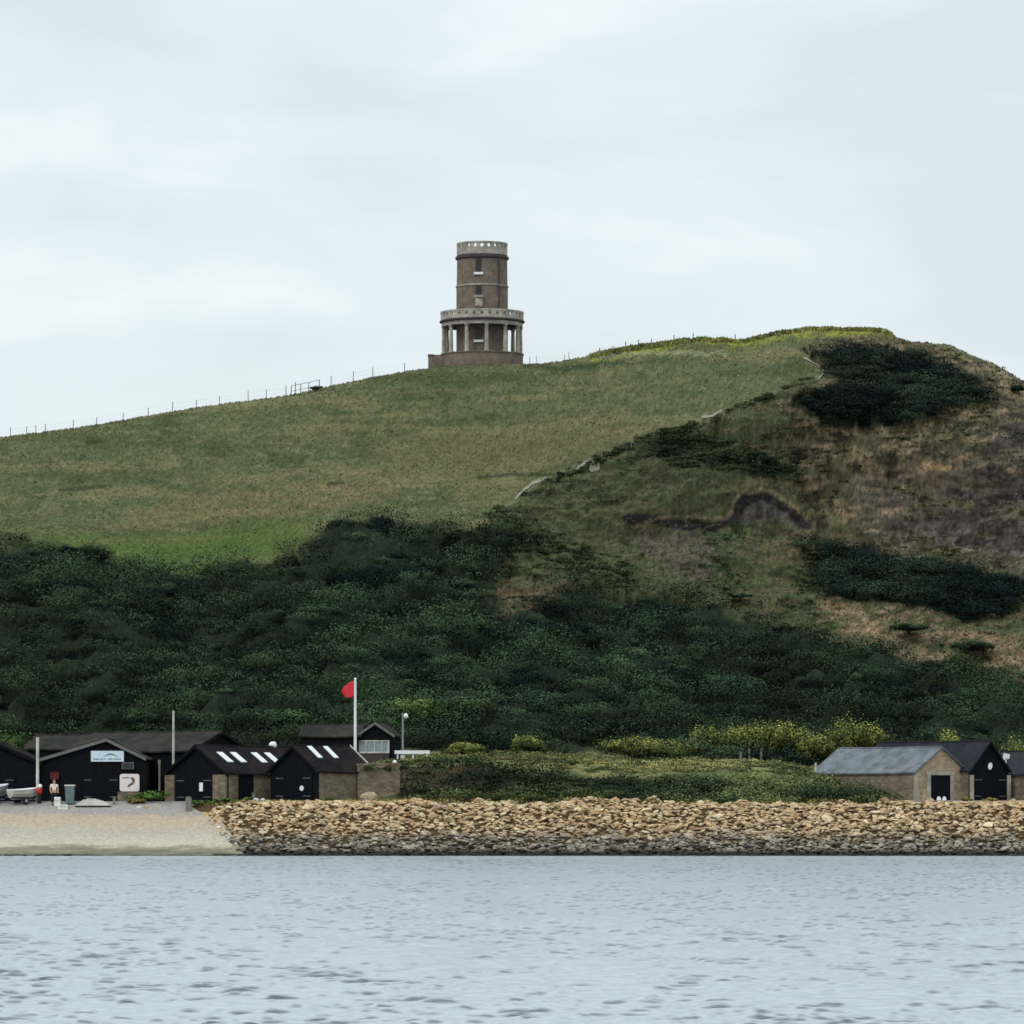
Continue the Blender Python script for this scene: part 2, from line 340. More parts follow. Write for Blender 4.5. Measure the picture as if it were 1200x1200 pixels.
# relief
# ledges: the clay steps down in small terraces
Zb = Zg.copy()
hillm = sstep(5.9, 6.6, Sg)*(1-sstep(9.6, 9.95, Sg))
n1 = fbm(Xg*.12, Yg*.12, 4, 1)-.5
Zg = Zg+hillm*(n1*1.2*np.clip(mcliff+mscr*.6+.15, 0, 1)+(fbm(Xg*.9, Yg*.9, 3, 7)-.5)*.12)
crag = (fbm(Xg*.35+Zb*.25, Zb*.7-Xg*.12, 4, 5)-.5)*3.6+(.5-np.abs(fbm((Xg+Zb*1.2)*.5, (Zb*1.5-Xg*.35)*.8, 3, 61)*2-1))*1.8+(fbm(Xg*1.3, Zb*2.6, 3, 63)-.5)*1.0
crag = crag+.9*np.sin((Zb*1.1-Xg*.13+n1*9))*sstep(.4, .6, fbm(Xg*.15, Zb*.3, 3, 66))
Yg = np.maximum.accumulate(Yg-hillm*mcliff*(1-sstep(9.0, 9.6, Sg))*crag*.8+np.arange(len(S))[None]*1e-4, axis=1); Xg = (Ug-600)/F*Yg
streak = fbm((Xg+Yg*.8)*.22, (Xg*.5-Yg)*.5+n1*3, 3, 21)-.5
Zg = Zg+hillm*mscr*(streak*4.2+(fbm(Xg*.16, Yg*.2, 2, 55)-.5)*3.2)
Zg = Zg+mbank*(fbm(Xg*.6, Yg*1.0, 4, 31)-.5)*1.5
Zg = Zg+(Sg > 2)*(Sg < 3)*(Ug > 240)*(fbm(Xg*1.2, Yg*1.2, 3, 2)-.5)*.5*sstep(2.05, 2.3, Sg)
Zg = Zg+(Sg > 5)*(Sg < 6.5)*(Ug > 470)*(Ug < 1080)*(fbm(Xg*.5, Yg*.5, 3, 12)-.5)*.4
Zg = Zg+(Sg > 9.6)*(Sg < 12)*(Ug > 690)*(fbm(Xg*1.0, Yg*.4, 3, 13)-.5)*.35

def ground(X, Y):
    u = 600+X/Y*F; i = int(np.clip(np.searchsorted(US, u)-1, 0, NU-2)); t = (u-US[i])/(US[i+1]-US[i])
    a = np.interp(Y, Yg[i], Zg[i]); b = np.interp(Y, Yg[i+1], Zg[i+1]); return float(a*(1-t)+b*t)
def on(px, Y): X = (px-600)/F*Y; return Vector((X, Y, ground(X, Y)))
def hit(px, py):                        # where the sight line meets the ground
    i = int(np.clip(np.searchsorted(US, px), 0, NU-1)); pj = HZ-(Zg[i]-CAM_H)*F/Yg[i]
    k = np.where(pj <= py)[0]; k = k[k > 20]; j = k[0] if len(k) else np.argmin(pj[:190])
    return Vector(((px-600)/F*Yg[i, j], Yg[i, j], Zg[i, j]))

# ---- albedo
L3 = lambda c: c[None, None, :]
def mixc(A, c, m): return A*(1-m[..., None])+c*m[..., None]
gain = .98
fn = fbm(Xg*.3, Zb*.6, 5, 40); fn2 = fbm(Xg*1.1, Zb*2.2+Yg*.4, 4, 44); fine = RNG.random(Xg.shape)
C = np.zeros(Xg.shape+(3,))+lin(83, 89, 60)*gain
C = mixc(C, lin(82, 90, 60)*gain, sstep(.42, .62, fn)*.9)
C = mixc(C, lin(101, 100, 71)*gain, sstep(.52, .68, fn2)*.8)
C = mixc(C, lin(60, 72, 44)*gain, sstep(.54, .72, fbm(Xg*.5, Zb*1.1, 5, 50))*.75)
trk = fbm(Xg*.09, Zg*1.5+Xg*.03, 4, 120)
C = mixc(C, lin(66, 74, 46)*gain, sstep(.54, .66, trk)*.55)
C = mixc(C, lin(118, 112, 80)*gain, sstep(.56, .68, fbm(Xg*.12, Zg*1.3-Xg*.03, 4, 130))*.5)
pink = [(160,600),(300,568),(400,562),(480,556),(470,580),(380,598),(250,612),(170,612)]
C = mixc(C, lin(112, 100, 72)*gain, pmask(wu, wp, pink, 14)*.7*sstep(.35, .6, fn2+.1))
C = mixc(C, lin(104, 99, 68)*gain, pmask(wu, wp, [(430,520),(700,490),(760,500),(560,590),(480,560)], 20)*.5)
C = mixc(C, lin(70, 92, 44)*gain, pmask(wu, wp, [(0,625),(150,630),(330,615),(380,600),(350,640),(240,685),(120,655)], 12)*.75)
C = mixc(C, lin(50, 66, 40)*gain, pmask(wu, wp, [(410,440),(500,436),(600,436),(720,425),(700,436),(560,448),(420,452)], 4)*.5)
for l in ([(70,574),(100,572),(130,569)], [(385,567),(402,566)], [(100,519),(118,517)], [(560,560),(600,556),(650,556)]):
    C = mixc(C, lin(48, 54, 34)*gain, (1-sstep(1, 3, segdist(Ug, PYg+(fn2-.5)*4, l)))*.8)
# crest on the right: yellow-green with a pale path and a dark hedge line
crest = (Ug > 690)*(Ug < 1048)*sstep(0, 1, 1-np.abs(PYg-np.interp(Ug, cu, cp)-4)/9)*(PYg < np.interp(Ug, cu, cp)+14)
C = mixc(C, lin(120, 125, 52)*gain, np.clip(crest, 0, 1)*sstep(.35, .6, fbm(Xg*.8, Yg*.8, 3, 60)+.1*(Ug > 880)))
C = mixc(C, lin(135, 135, 105)*gain, (1-sstep(1.2, 3, segdist(Ug, PYg, [(690,418),(720,415),(760,413),(800,412),(850,416)])))*.6)
C = mixc(C, lin(45, 60, 38)*gain, (1-sstep(1.5, 4, segdist(Ug, PYg+(fn2-.5)*5, [(615,430),(660,432),(700,428),(730,423)])))*.8)
C = mixc(C, lin(82, 84, 52)*gain, (1-sstep(1, 3, segdist(Ug, PYg+(fn2-.5)*4, [(730,404),(780,404),(820,408),(870,409)])))*.7)
# cliff
CL = np.zeros(Xg.shape+(3,))+lin(68, 74, 47)*gain
k1 = fbm(Xg*.22, Zg*.35, 5, 70); k2 = fbm((Xg+Zb*.7)*.7, (Zb-Xg*.2)*2.6, 5, 74); k3 = fbm(Xg*.35+Zg*.2, Zg*1.1, 4, 79)
CL = mixc(CL, lin(60, 74, 44)*gain, sstep(.45, .6, k1)*.8)
CL = mixc(CL, lin(88, 78, 55)*gain, sstep(.5, .66, k2)*(.4+.4*sstep(820, 960, Ug)))
right = sstep(880, 1010, Ug+(k1-.5)*200)*(1-sstep(640, 680, PYg+(k1-.5)*60))
CL = mixc(CL, lin(86, 76, 57)*gain, right*.7)
CL = mixc(CL, lin(122, 104, 80)*gain, right*sstep(.55, .66, k2)*.9)
grey = .8*pmask(wu, wp, [(1000,566),(1040,558),(1100,545),(1200,540),(2100,640),(2100,720),(1210,665),(1120,645),(1060,634),(1010,605)], 22)
grey2 = pmask(wu, wp, [(1180,480),(1210,470),(2100,600),(2100,660),(1210,545),(1160,530)], 8)
CL = mixc(CL, lin(74, 69, 65)*gain, np.clip(grey+grey2, 0, 1)*sstep(.38, .58, k3+.06))
CL = mixc(CL, lin(100, 96, 92)*gain, grey*sstep(.52, .62, k2)*sstep(600, 640, PYg)*.9)
CL = mixc(CL, lin(36, 35, 38)*gain, np.clip(grey+grey2, 0, 1)*sstep(.56, .68, fbm(Xg*.7, Zg*2.4, 4, 83))*.85)
slip = pmask(wu, wp, [(742,618),(800,622),(835,630),(838,660),(830,692),(795,684),(760,655),(745,640)], 6)
CL = mixc(CL, lin(86, 79, 71)*gain, slip*.75*sstep(.3, .55, k2+.1))
slip2 = pmask(wu, wp, [(850,612),(870,592),(905,588),(935,606),(945,616),(900,612)], 5)
CL = mixc(CL, lin(74, 68, 68)*gain, slip2*.8)
scar = (1-sstep(4.5, 7.5, segdist(wu*.1+Ug*.9, wp*.1+PYg*.9+(k2-.5)*9, [(735,611),(780,614),(840,619),(862,603),(872,586),(895,583),(920,598),(945,616)])))
CL = mixc(CL, lin(34, 30, 34)*gain, scar*.95)
CL = mixc(CL, lin(122, 108, 82)*gain, (1-sstep(1.2, 3, segdist(wu*.3+Ug*.7, wp*.3+PYg*.7, [(740,620),(800,606),(850,608),(868,578),(905,577),(945,606)])))*.5)
tan = pmask(wu, wp, [(935,700),(985,692),(1060,702),(1130,730),(1210,742),(1400,770),(2100,790),(2100,820),(1300,805),(1210,800),(1110,782),(1040,770),(985,745)], 7)
CL = mixc(CL, lin(116, 98, 74)*gain, tan*sstep(.42, .6, k2+.05)*.85)
CL = mixc(CL, lin(138, 118, 88)*gain, (1-sstep(2, 6, segdist(wu, wp, [(960,706),(1010,716),(1060,765),(1100,775)])))*.6)
rust = pmask(wu, wp, [(560,700),(600,690),(680,678),(690,696),(640,715),(600,732),(568,735)], 9)
CL = mixc(CL, lin(98, 78, 58)*gain, rust*.85*sstep(.35, .6, k2+.05))
CL = mixc(CL, lin(108, 92, 68)*gain, pmask(wu, wp, [(1000,520),(1060,530),(1120,560),(1100,575),(1040,560),(1000,545)], 12)*.5)
CL = mixc(CL, lin(44, 42, 36)*gain, (right+grey*.5+.45).clip(0, 1)*sstep(.58, .68, fbm(Xg*.8+Zg*.5, Zg*2.2, 4, 101))*.85)
CL = mixc(CL, lin(155, 125, 82)*gain, pmask(wu, wp, [(1075,541),(1110,540),(1114,546),(1080,548)], 2)*.8)
CL = mixc(CL, lin(122, 108, 82)*gain, dcap*.85)
CL = mixc(CL, lin(50, 46, 42)*gain, dcap*sstep(.56, .66, fbm(Xg*.7, Zg*.9, 4, 87))*.9)
CL = (CL*.9+.1*CL.mean(-1, keepdims=True))*1.14
C = np.where(mcliff[..., None] > .001, C*(1-mcliff[..., None])+CL*mcliff[..., None], C)
C = mixc(C, lin(120, 116, 92)*gain, (1-sstep(.8, 2.2, segdist(Ug, PYg+(k2-.5)*4, [(x_-3, y_-4) for x_, y_ in edge]+[(966,437),(945,424)])))*.6*sstep(.3, .5, fbm(Xg*.5, Yg*.1, 3, 150)+.05))
C = mixc(C, lin(44, 54, 36)*gain, medge*.75*sstep(.4, .55, k2+.08)*(Sg > 6.5))
C = mixc(C, lin(34, 44, 32)*gain, np.clip(mscr+mtop+mr_+mspur*.8, 0, 1)*uphill)
C = mixc(C, lin(60, 68, 44)*gain, mmid*.7)
# foreshore and terraces
terr = (Sg >= 4.7)*(Sg < 5.75)
C = mixc(C, lin(84, 90, 58)*gain, terr*(Ug > 460)*(Ug < 1080)*1.0*sstep(.3, .6, fn2+.1))
C = mixc(C, lin(114, 114, 74)*gain, terr*(Ug > 460)*(Ug < 1060)*sstep(.5, .6, fbm(Xg*.5, Yg*.5, 4, 90)))
C = mixc(C, lin(46, 42, 34)*gain, mbank)
C = mixc(C, lin(88, 74, 60)*gain, mbank*sstep(.54, .66, fbm(Xg*.9, Zg*2.6, 4, 93))*(Ug < 640)*.8)
hard = (Sg >= 2.85)*(Sg < 5.3)*((Ug < 330)+(Ug > 1055) > 0)
C = mixc(C, lin(128, 122, 118)*gain, hard*1.0)
shore = (Sg < 3.15)*1.0
sand = sstep(.4, .6, fbm(Xg*.4, Yg*.5, 4, 95))
C = mixc(C, lin(78, 62, 42), shore)
C = mixc(C, lin(30, 28, 24), shore*(Sg < 2.25))
grit = np.where(mcliff > .5, .68+.64*fine, .8+.4*fine)
C = np.clip(C*grit[..., None], .004, .8)

def ground_mat():
    m, nt, b = node_mat('hillside_ground'); N = nt.nodes; L = nt.links
    b.inputs['Roughness'].default_value = .95; b.inputs['Specular IOR Level'].default_value = .08
    a = N.new('ShaderNodeAttribute'); a.attribute_name = 'Col'; tc = N.new('ShaderNodeTexCoord')
    n = N.new('ShaderNodeTexNoise'); n.inputs['Scale'].default_value = 2.2; n.inputs['Detail'].default_value = 8; n.inputs['Roughness'].default_value = .75
    L.new(tc.outputs['Object'], n.inputs['Vector'])
    r = N.new('ShaderNodeMapRange'); r.inputs[1].default_value = .3; r.inputs[2].default_value = .7; r.inputs[3].default_value = .62; r.inputs[4].default_value = 1.38
    L.new(n.outputs['Fac'], r.inputs[0]); v = N.new('ShaderNodeVectorMath'); v.operation = 'SCALE'
    L.new(a.outputs['Color'], v.inputs[0]); L.new(r.outputs[0], v.inputs['Scale']); L.new(v.outputs[0], b.inputs['Base Color'])
    bp = N.new('ShaderNodeBump'); bp.inputs['Strength'].default_value = .8; bp.inputs['Distance'].default_value = .25
    L.new(n.outputs['Fac'], bp.inputs['Height']); L.new(bp.outputs[0], b.inputs['Normal'])
    return m
V = np.stack([Xg, Yg, Zg], -1).reshape(-1, 3); ns = len(S)
ii, jj = np.meshgrid(np.arange(NU-1), np.arange(ns-1), indexing='ij'); q = (ii*ns+jj).ravel()
FQ = np.stack([q, q+ns, q+ns+1, q+1], 1)
o = fast_mesh('ground', V, FQ, ground_mat(), C.reshape(-1, 3), True); tag(o, kind='structure')

# ------------------------------------------------------------------ water
def water():
    ys = [56.0]
    while ys[-1] < SH+3: ys.append(ys[-1]+max(.075, min(.5, ys[-1]*ys[-1]/(F*CAM_H)*.42)))
    ys = np.array(ys); us = np.concatenate([np.arange(-2200, -300, 12), np.arange(-300, -80, 4), np.linspace(-80, 1280, 760), np.arange(1284, 1500, 4), np.arange(1500, 3400, 12)])
    U, Y = np.meshgrid(us, ys, indexing='ij'); X = (U-600)/F*Y
    Z = np.zeros(X.shape); rs = np.random.default_rng(5)
    wind = R(-74)
    for k in range(130):
        lam = math.exp(rs.uniform(math.log(.2), math.log(1.25))); th = wind+rs.normal(0, .62)
        kx, ky = math.cos(th)*2*math.pi/lam, math.sin(th)*2*math.pi/lam
        amp = WAVE*lam**.92*(1 if lam < 3 else .7); ph = rs.uniform(0, 6.28)
        fade = np.clip(lam/(.8*np.maximum(.11, Y*Y/(F*CAM_H)*.3)), 0, 1)
        a = np.sin(kx*X+ky*Y+ph); Z += amp*fade*a
    # patches of stronger and weaker ripples, sharper crests
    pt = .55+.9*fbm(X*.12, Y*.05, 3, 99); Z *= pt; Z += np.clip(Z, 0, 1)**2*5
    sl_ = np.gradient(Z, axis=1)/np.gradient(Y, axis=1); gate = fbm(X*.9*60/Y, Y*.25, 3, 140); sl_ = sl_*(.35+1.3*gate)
    lo = np.percentile(sl_, 90, axis=0)[None]; hi = np.percentile(sl_, 98.6, axis=0)[None]; fleck = np.clip((sl_-lo)/(hi-lo+1e-9), 0, 1)*(.35+.65*sstep(333, 150, -0+Y) if False else 1)  # steep wave faces, darkened in the base colour to mimic weaker sky reflection
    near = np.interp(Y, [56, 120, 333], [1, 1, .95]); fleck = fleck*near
    n = len(ys); V = np.stack([X, Y, Z], -1).reshape(-1, 3)
    a, b = np.meshgrid(np.arange(len(us)-1), np.arange(n-1), indexing='ij'); q = (a*n+b).ravel()
    m, nt, bs = node_mat('sea_water'); N = nt.nodes; L = nt.links
    bs.inputs['Base Color'].default_value = (.34,.41,.45,1); bs.inputs['Roughness'].default_value = .27; bs.inputs['IOR'].default_value = 1.36
    bs.inputs['Specular IOR Level'].default_value = .5
    tc = N.new('ShaderNodeTexCoord'); mp = N.new('ShaderNodeMapping'); mp.inputs['Scale'].default_value = (1,1.3,1); L.new(tc.outputs['Object'], mp.inputs[0])
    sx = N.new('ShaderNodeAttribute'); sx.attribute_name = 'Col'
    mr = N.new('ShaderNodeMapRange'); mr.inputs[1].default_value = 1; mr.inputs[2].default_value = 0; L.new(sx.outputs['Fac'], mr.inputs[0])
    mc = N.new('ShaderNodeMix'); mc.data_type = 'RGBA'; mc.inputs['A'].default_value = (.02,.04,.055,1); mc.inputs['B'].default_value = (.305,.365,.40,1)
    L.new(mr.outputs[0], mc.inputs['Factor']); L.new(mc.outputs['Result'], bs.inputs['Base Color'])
    n1 = N.new('ShaderNodeTexNoise'); n1.inputs['Scale'].default_value = 3.5; n1.inputs['Detail'].default_value = 5; L.new(mp.outputs[0], n1.inputs[0])
    bp = N.new('ShaderNodeBump'); bp.inputs['Strength'].default_value = .25; bp.inputs['Distance'].default_value = .05; L.new(n1.outputs['Fac'], bp.inputs['Height'])
    L.new(bp.outputs[0], bs.inputs['Normal'])
    m2 = m.copy(); m2.name = 'far_sea_water'; b2 = m2.node_tree.nodes['Principled BSDF']; b2.inputs['Roughness'].default_value = .7; b2.inputs['Specular IOR Level'].default_value = .15
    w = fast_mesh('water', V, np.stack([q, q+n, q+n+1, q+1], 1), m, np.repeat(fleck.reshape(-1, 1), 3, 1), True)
    # the open sea around it, one sheet to the horizon joined to the same object
    w.data.materials.append(m2); bm = bmesh.new(); bm.from_mesh(w.data)
    def quad(pts):
        f = bm.faces.new([bm.verts.new(p) for p in pts]); f.smooth = False; f.material_index = 1
    s0, s1 = (us[0]-600)/F, (us[-1]-600)/F; y0, y1 = ys[0], ys[-1]; z = -.04
    quad([(-5000,-5000,z),(5000,-5000,z),(5000,y0,z),(-5000,y0,z)])
    quad([(-5000,y0,z),(s0*y0,y0,z),(s0*y1,y1,z),(-5000,y1,z)])
    quad([(s1*y0,y0,z),(5000,y0,z),(5000,y1,z),(s1*y1,y1,z)])
    bm.to_mesh(w.data); bm.free()
    return tag(w, kind='structure')
WAVE = .0027
water()

# ------------------------------------------------------------------ slipway, sand, path
def strip(name, rows_px, mat_, kind='structure', lift=.03, nu=60, nv=16, col=None, jitter=0):
    """draped sheet: rows_px = list of (polyline of (u,Y)) from near to far"""
    Vv = []; 
    for k in range(nv+1):
        t = k/nv*(len(rows_px)-1); i = min(int(t), len(rows_px)-2); f = t-i
        for j in range(nu+1):
            s = j/nu; p = []
            for rr in (rows_px[i], rows_px[i+1]):
                x = s*(len(rr)-1); a = min(int(x), len(rr)-2); g = x-a
                p.append((rr[a][0]*(1-g)+rr[a+1][0]*g, rr[a][1]*(1-g)+rr[a+1][1]*g))
            u = p[0][0]*(1-f)+p[1][0]*f; Y = (p[0][1]*(1-f)+p[1][1]*f)*K
            v = on(u, Y); v.z += lift; Vv.append(tuple(v))
    fs = [(k*(nu+1)+j, k*(nu+1)+j+1, (k+1)*(nu+1)+j+1, (k+1)*(nu+1)+j) for k in range(nv) for j in range(nu)]
    mb = MB(); mb.add(Vv, fs); ob = mb.build(name, mat_, smooth=True); return tag(ob, kind=kind)
def slip_mat():
    m, nt, b = node_mat('slipway_concrete'); N = nt.nodes; L = nt.links
    b.inputs['Roughness'].default_value = .85
    g = N.new('ShaderNodeNewGeometry'); sp = N.new('ShaderNodeSeparateXYZ'); L.new(g.outputs['Position'], sp.inputs[0])
    mp = N.new('ShaderNodeMapping'); mp.inputs['Scale'].default_value = (.35, 1, 1.6); L.new(g.outputs['Position'], mp.inputs[0])
    n = N.new('ShaderNodeTexNoise'); n.inputs['Scale'].default_value = .9; n.inputs['Detail'].default_value = 7; n.inputs['Roughness'].default_value = .65; L.new(mp.outputs[0], n.inputs[0])
    ad = N.new('ShaderNodeMath'); ad.operation = 'MULTIPLY_ADD'; ad.inputs[1].default_value = 1.8; L.new(n.outputs['Fac'], ad.inputs[0]); L.new(sp.outputs[2], ad.inputs[2])
    cr = N.new('ShaderNodeValToRGB'); e = cr.color_ramp.elements
    mr = N.new('ShaderNodeMapRange'); mr.inputs[1].default_value = .85; mr.inputs[2].default_value = 4.7; L.new(ad.outputs[0], mr.inputs[0]); L.new(mr.outputs[0], cr.inputs[0])
    e[0].position = 0; e[0].color = (.03,.035,.022,1); e[1].position = 1; e[1].color = (.30,.285,.27,1)
    for p_, c_ in ((.05,(.14,.14,.085,1)), (.15,(.235,.22,.14,1)), (.22,(.49,.44,.34,1)), (.45,(.41,.365,.29,1)), (.68,(.44,.35,.235,1)), (.82,(.31,.29,.26,1))):
        x = e.new(p_); x.color = c_
    n2 = N.new('ShaderNodeTexNoise'); n2.inputs['Scale'].default_value = 4; n2.inputs['Detail'].default_value = 6; L.new(g.outputs['Position'], n2.inputs[0])
    r3 = N.new('ShaderNodeMapRange'); r3.inputs[1].default_value = .3; r3.inputs[2].default_value = .7; r3.inputs[3].default_value = .6; r3.inputs[4].default_value = .92; L.new(n2.outputs['Fac'], r3.inputs[0])
    vm = N.new('ShaderNodeVectorMath'); vm.operation = 'SCALE'; L.new(cr.outputs[0], vm.inputs[0]); L.new(r3.outputs[0], vm.inputs['Scale']); L.new(vm.outputs[0], b.inputs['Base Color'])
    return m
strip('slipway', [[(-500,389.2),(100,389.2),(290,389.2)], [(-500,396),(100,396),(262,396)], [(-500,401.5),(100,401.5),(222,401.5)]], slip_mat(), lift=.10, nv=24)
MT['gravel'] = mat('grey_gravel', (.25,.235,.225), .95, .3, 6, .5, c2=(.19,.18,.17))
strip('quay_road', [[(-500,401.5),(100,401.5),(222,401.5)], [(-500,404),(100,404),(330,404)]], MT['gravel'], lift=.06, nv=4)
strip('boathouse_track', [[(1020,400.5),(1100,400),(1400,400)], [(1060,404),(1120,404.5),(1400,404.5)]], MT['gravel'], lift=.05, nv=4)
MT['chalk'] = mat('trodden_path', (.22,.21,.165), .95, .25, 3, .3)
def path(name, pts, w, label=None):
    mb = MB(); ps = []
    pts = [hit(*p) for p in pts]; fine_ = []
    for a, b in zip(pts[:-1], pts[1:]):
        for k in range(6): fine_.append(a.lerp(b, k/6))
    fine_.append(pts[-1]); vs = []
    for p in fine_:
        for s_ in (-1, 0, 1):
            x, y = p.x+random.uniform(-.05, .05), p.y+s_*w; vs.append((x, y, ground(x, y)+.09))
    fs = []
    for i in range(len(fine_)-1):
        for k in range(2): fs.append((i*3+k, i*3+k+1, (i+1)*3+k+1, (i+1)*3+k))
    mb.add(vs, fs); return tag(mb.build(name, MT['chalk'], smooth=True), kind='structure')
path('footpath', [(604,587),(612,577),(624,568),(640,562)], .16)
path('footpath', [(941,421),(955,428),(967,438),(958,446)], .14)
path('footpath', [(676,551),(690,548),(703,547)], .12)
path('footpath', [(822,493),(834,489),(846,483)], .12)

# ------------------------------------------------------------------ foliage
SKYC = None
def leaf_cloud(cen, rad, axis, n, size, cols, up=.0, rs=RNG, jit=.2):
    """cen (B,3) ellipsoid centres, rad (B,3), axis (B,) rotation about z; n leaves each -> verts, faces, colours"""
    B = len(cen); d = rs.normal(size=(B, n, 3)); d[..., 2] = np.abs(d[..., 2])-.25; d /= np.linalg.norm(d, axis=2, keepdims=True)
    rr = rs.uniform(.72, 1.08, (B, n, 1)); p = d*rr*rad[:, None, :]
    nr = d/rad[:, None, :]; ca, sa = np.cos(axis)[:, None], np.sin(axis)[:, None]
    def rot(v): return np.stack([v[..., 0]*ca-v[..., 1]*sa, v[..., 0]*sa+v[..., 1]*ca, v[..., 2]], -1)
    p = rot(p)+cen[:, None, :]; nr = rot(nr); nr /= np.linalg.norm(nr, axis=2, keepdims=True)
    nr = nr+rs.normal(0, jit, nr.shape); nr[..., 2] += up; nr /= np.linalg.norm(nr, axis=2, keepdims=True)
    t = np.cross(nr, rs.normal(size=nr.shape)); t /= np.linalg.norm(t, axis=2, keepdims=True); b = np.cross(nr, t)
    s = size*rs.uniform(.5, 1.4, (B, n, 1)); s2 = s*rs.uniform(.45, .9, s.shape)
    vs = np.stack([p-t*s, p-b*s2, p+t*s, p+b*s2], 2).reshape(-1, 3)
    N = B*n; fq = np.arange(N*4).reshape(N, 4)
    c = cols[:, None, :]*(.42+.95*np.clip(d[..., 2:3], 0, 1)**.8)*rs.uniform(.86, 1.16, (B, n, 1))*(1+.06*rs.normal(size=(B, n, 3)))  # tops lightened, undersides darkened: ambient shading painted into the leaf colour
    c = np.repeat(np.clip(c, .002, .9).reshape(-1, 1, 3), 4, 1).reshape(-1, 3)
    return vs, fq, c
def sample(weight, n, rs=RNG):
    """random points on the ground sheet, weight per cell corner"""
    A = np.abs(np.diff(Xg, axis=0)[:, :-1])*np.hypot(np.diff(Yg, axis=1)[:-1], np.diff(Zg, axis=1)[:-1])*weight[:-1, :-1]
    A = A*((Ug[:-1, :-1] > -330)&(Ug[:-1, :-1] < 1530)&(Sg[:-1, :-1] < 10.35)); cdf = np.cumsum(A.ravel()); cdf /= cdf[-1]
    k = np.searchsorted(cdf, rs.random(n)); i, j = k//(ns-1), k % (ns-1); a, b = rs.random(n), rs.random(n)
    def bl(Q): return (Q[i, j]*(1-a)+Q[i+1, j]*a)*(1-b)+(Q[i, j+1]*(1-a)+Q[i+1, j+1]*a)*b
    return np.stack([bl(Xg), bl(Yg), bl(Zg)], 1), bl(Ug), bl(PYg)
def scrub(name, weight, nb, rad, per, size, c1, c2, ax=-.5, label=None, cat=None, h=.35, kind='stuff', flat=.45, up=.25):
    p, u, py = sample(weight, nb); f = RNG.uniform(.45, 1.6, nb)*(.6+.8*fbm(p[:, 0]*.25, p[:, 1]*.25, 2, 5))
    r = np.stack([rad*2.1*f, rad*.75*f, rad*flat*1.5*f*RNG.uniform(.7, 1.4, nb)], 1)
    p[:, 2] += r[:, 2]*h
    t = np.clip(fbm((p[:, 0]+p[:, 1]*.8)*.22, (p[:, 0]*.5-p[:, 1])*.5+(fbm(p[:, 0]*.12, p[:, 1]*.12, 4, 1)-.5)*3, 3, 21)*4.2-1.7+RNG.normal(0, .33, nb), 0, 1)[:, None]  # follows the hill relief noise: crests lighter, shade of the hollows painted in
    big = .3+1.3*fbm(p[:, 0]*.13, p[:, 1]*.1, 3, 25)[:, None]
    cols = (c1*(1-t)+c2*t)*big
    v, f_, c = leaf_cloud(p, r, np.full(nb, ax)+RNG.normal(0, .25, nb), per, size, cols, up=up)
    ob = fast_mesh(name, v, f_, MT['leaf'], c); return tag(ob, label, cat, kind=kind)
D1, D2 = lin(15, 31, 29)*.7, lin(58, 75, 52)*.95
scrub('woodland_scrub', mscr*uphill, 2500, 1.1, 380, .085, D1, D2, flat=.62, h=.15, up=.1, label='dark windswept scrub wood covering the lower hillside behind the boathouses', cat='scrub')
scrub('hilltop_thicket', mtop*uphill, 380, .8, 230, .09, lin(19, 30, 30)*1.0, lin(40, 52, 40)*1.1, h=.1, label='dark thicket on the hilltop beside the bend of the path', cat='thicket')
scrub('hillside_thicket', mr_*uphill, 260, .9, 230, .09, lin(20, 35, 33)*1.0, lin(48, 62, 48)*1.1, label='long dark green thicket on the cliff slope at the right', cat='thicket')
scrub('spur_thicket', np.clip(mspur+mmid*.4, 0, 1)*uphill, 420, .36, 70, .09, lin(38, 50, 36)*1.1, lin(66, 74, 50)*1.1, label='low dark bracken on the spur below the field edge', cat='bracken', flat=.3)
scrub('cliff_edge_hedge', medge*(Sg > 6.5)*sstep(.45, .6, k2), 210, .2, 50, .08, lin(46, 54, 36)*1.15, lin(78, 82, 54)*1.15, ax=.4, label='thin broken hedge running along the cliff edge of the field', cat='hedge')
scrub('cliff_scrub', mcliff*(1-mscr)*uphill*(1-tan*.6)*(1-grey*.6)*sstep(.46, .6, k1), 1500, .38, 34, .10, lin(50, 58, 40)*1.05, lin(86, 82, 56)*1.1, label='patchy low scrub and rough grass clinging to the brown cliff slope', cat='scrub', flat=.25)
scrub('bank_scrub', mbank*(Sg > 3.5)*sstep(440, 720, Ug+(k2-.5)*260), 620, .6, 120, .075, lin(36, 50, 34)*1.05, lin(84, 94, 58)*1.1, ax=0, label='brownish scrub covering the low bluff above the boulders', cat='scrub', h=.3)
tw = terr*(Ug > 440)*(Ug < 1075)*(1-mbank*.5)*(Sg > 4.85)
scrub('terrace_grass', tw*sstep(.3, .5, fn2), 1900, .30, 60, .07, lin(60, 70, 44)*1.05, lin(120, 118, 74)*1.1, ax=0, label='rough yellow green grass on the terrace above the bluff', cat='grass', flat=.35, h=.1)

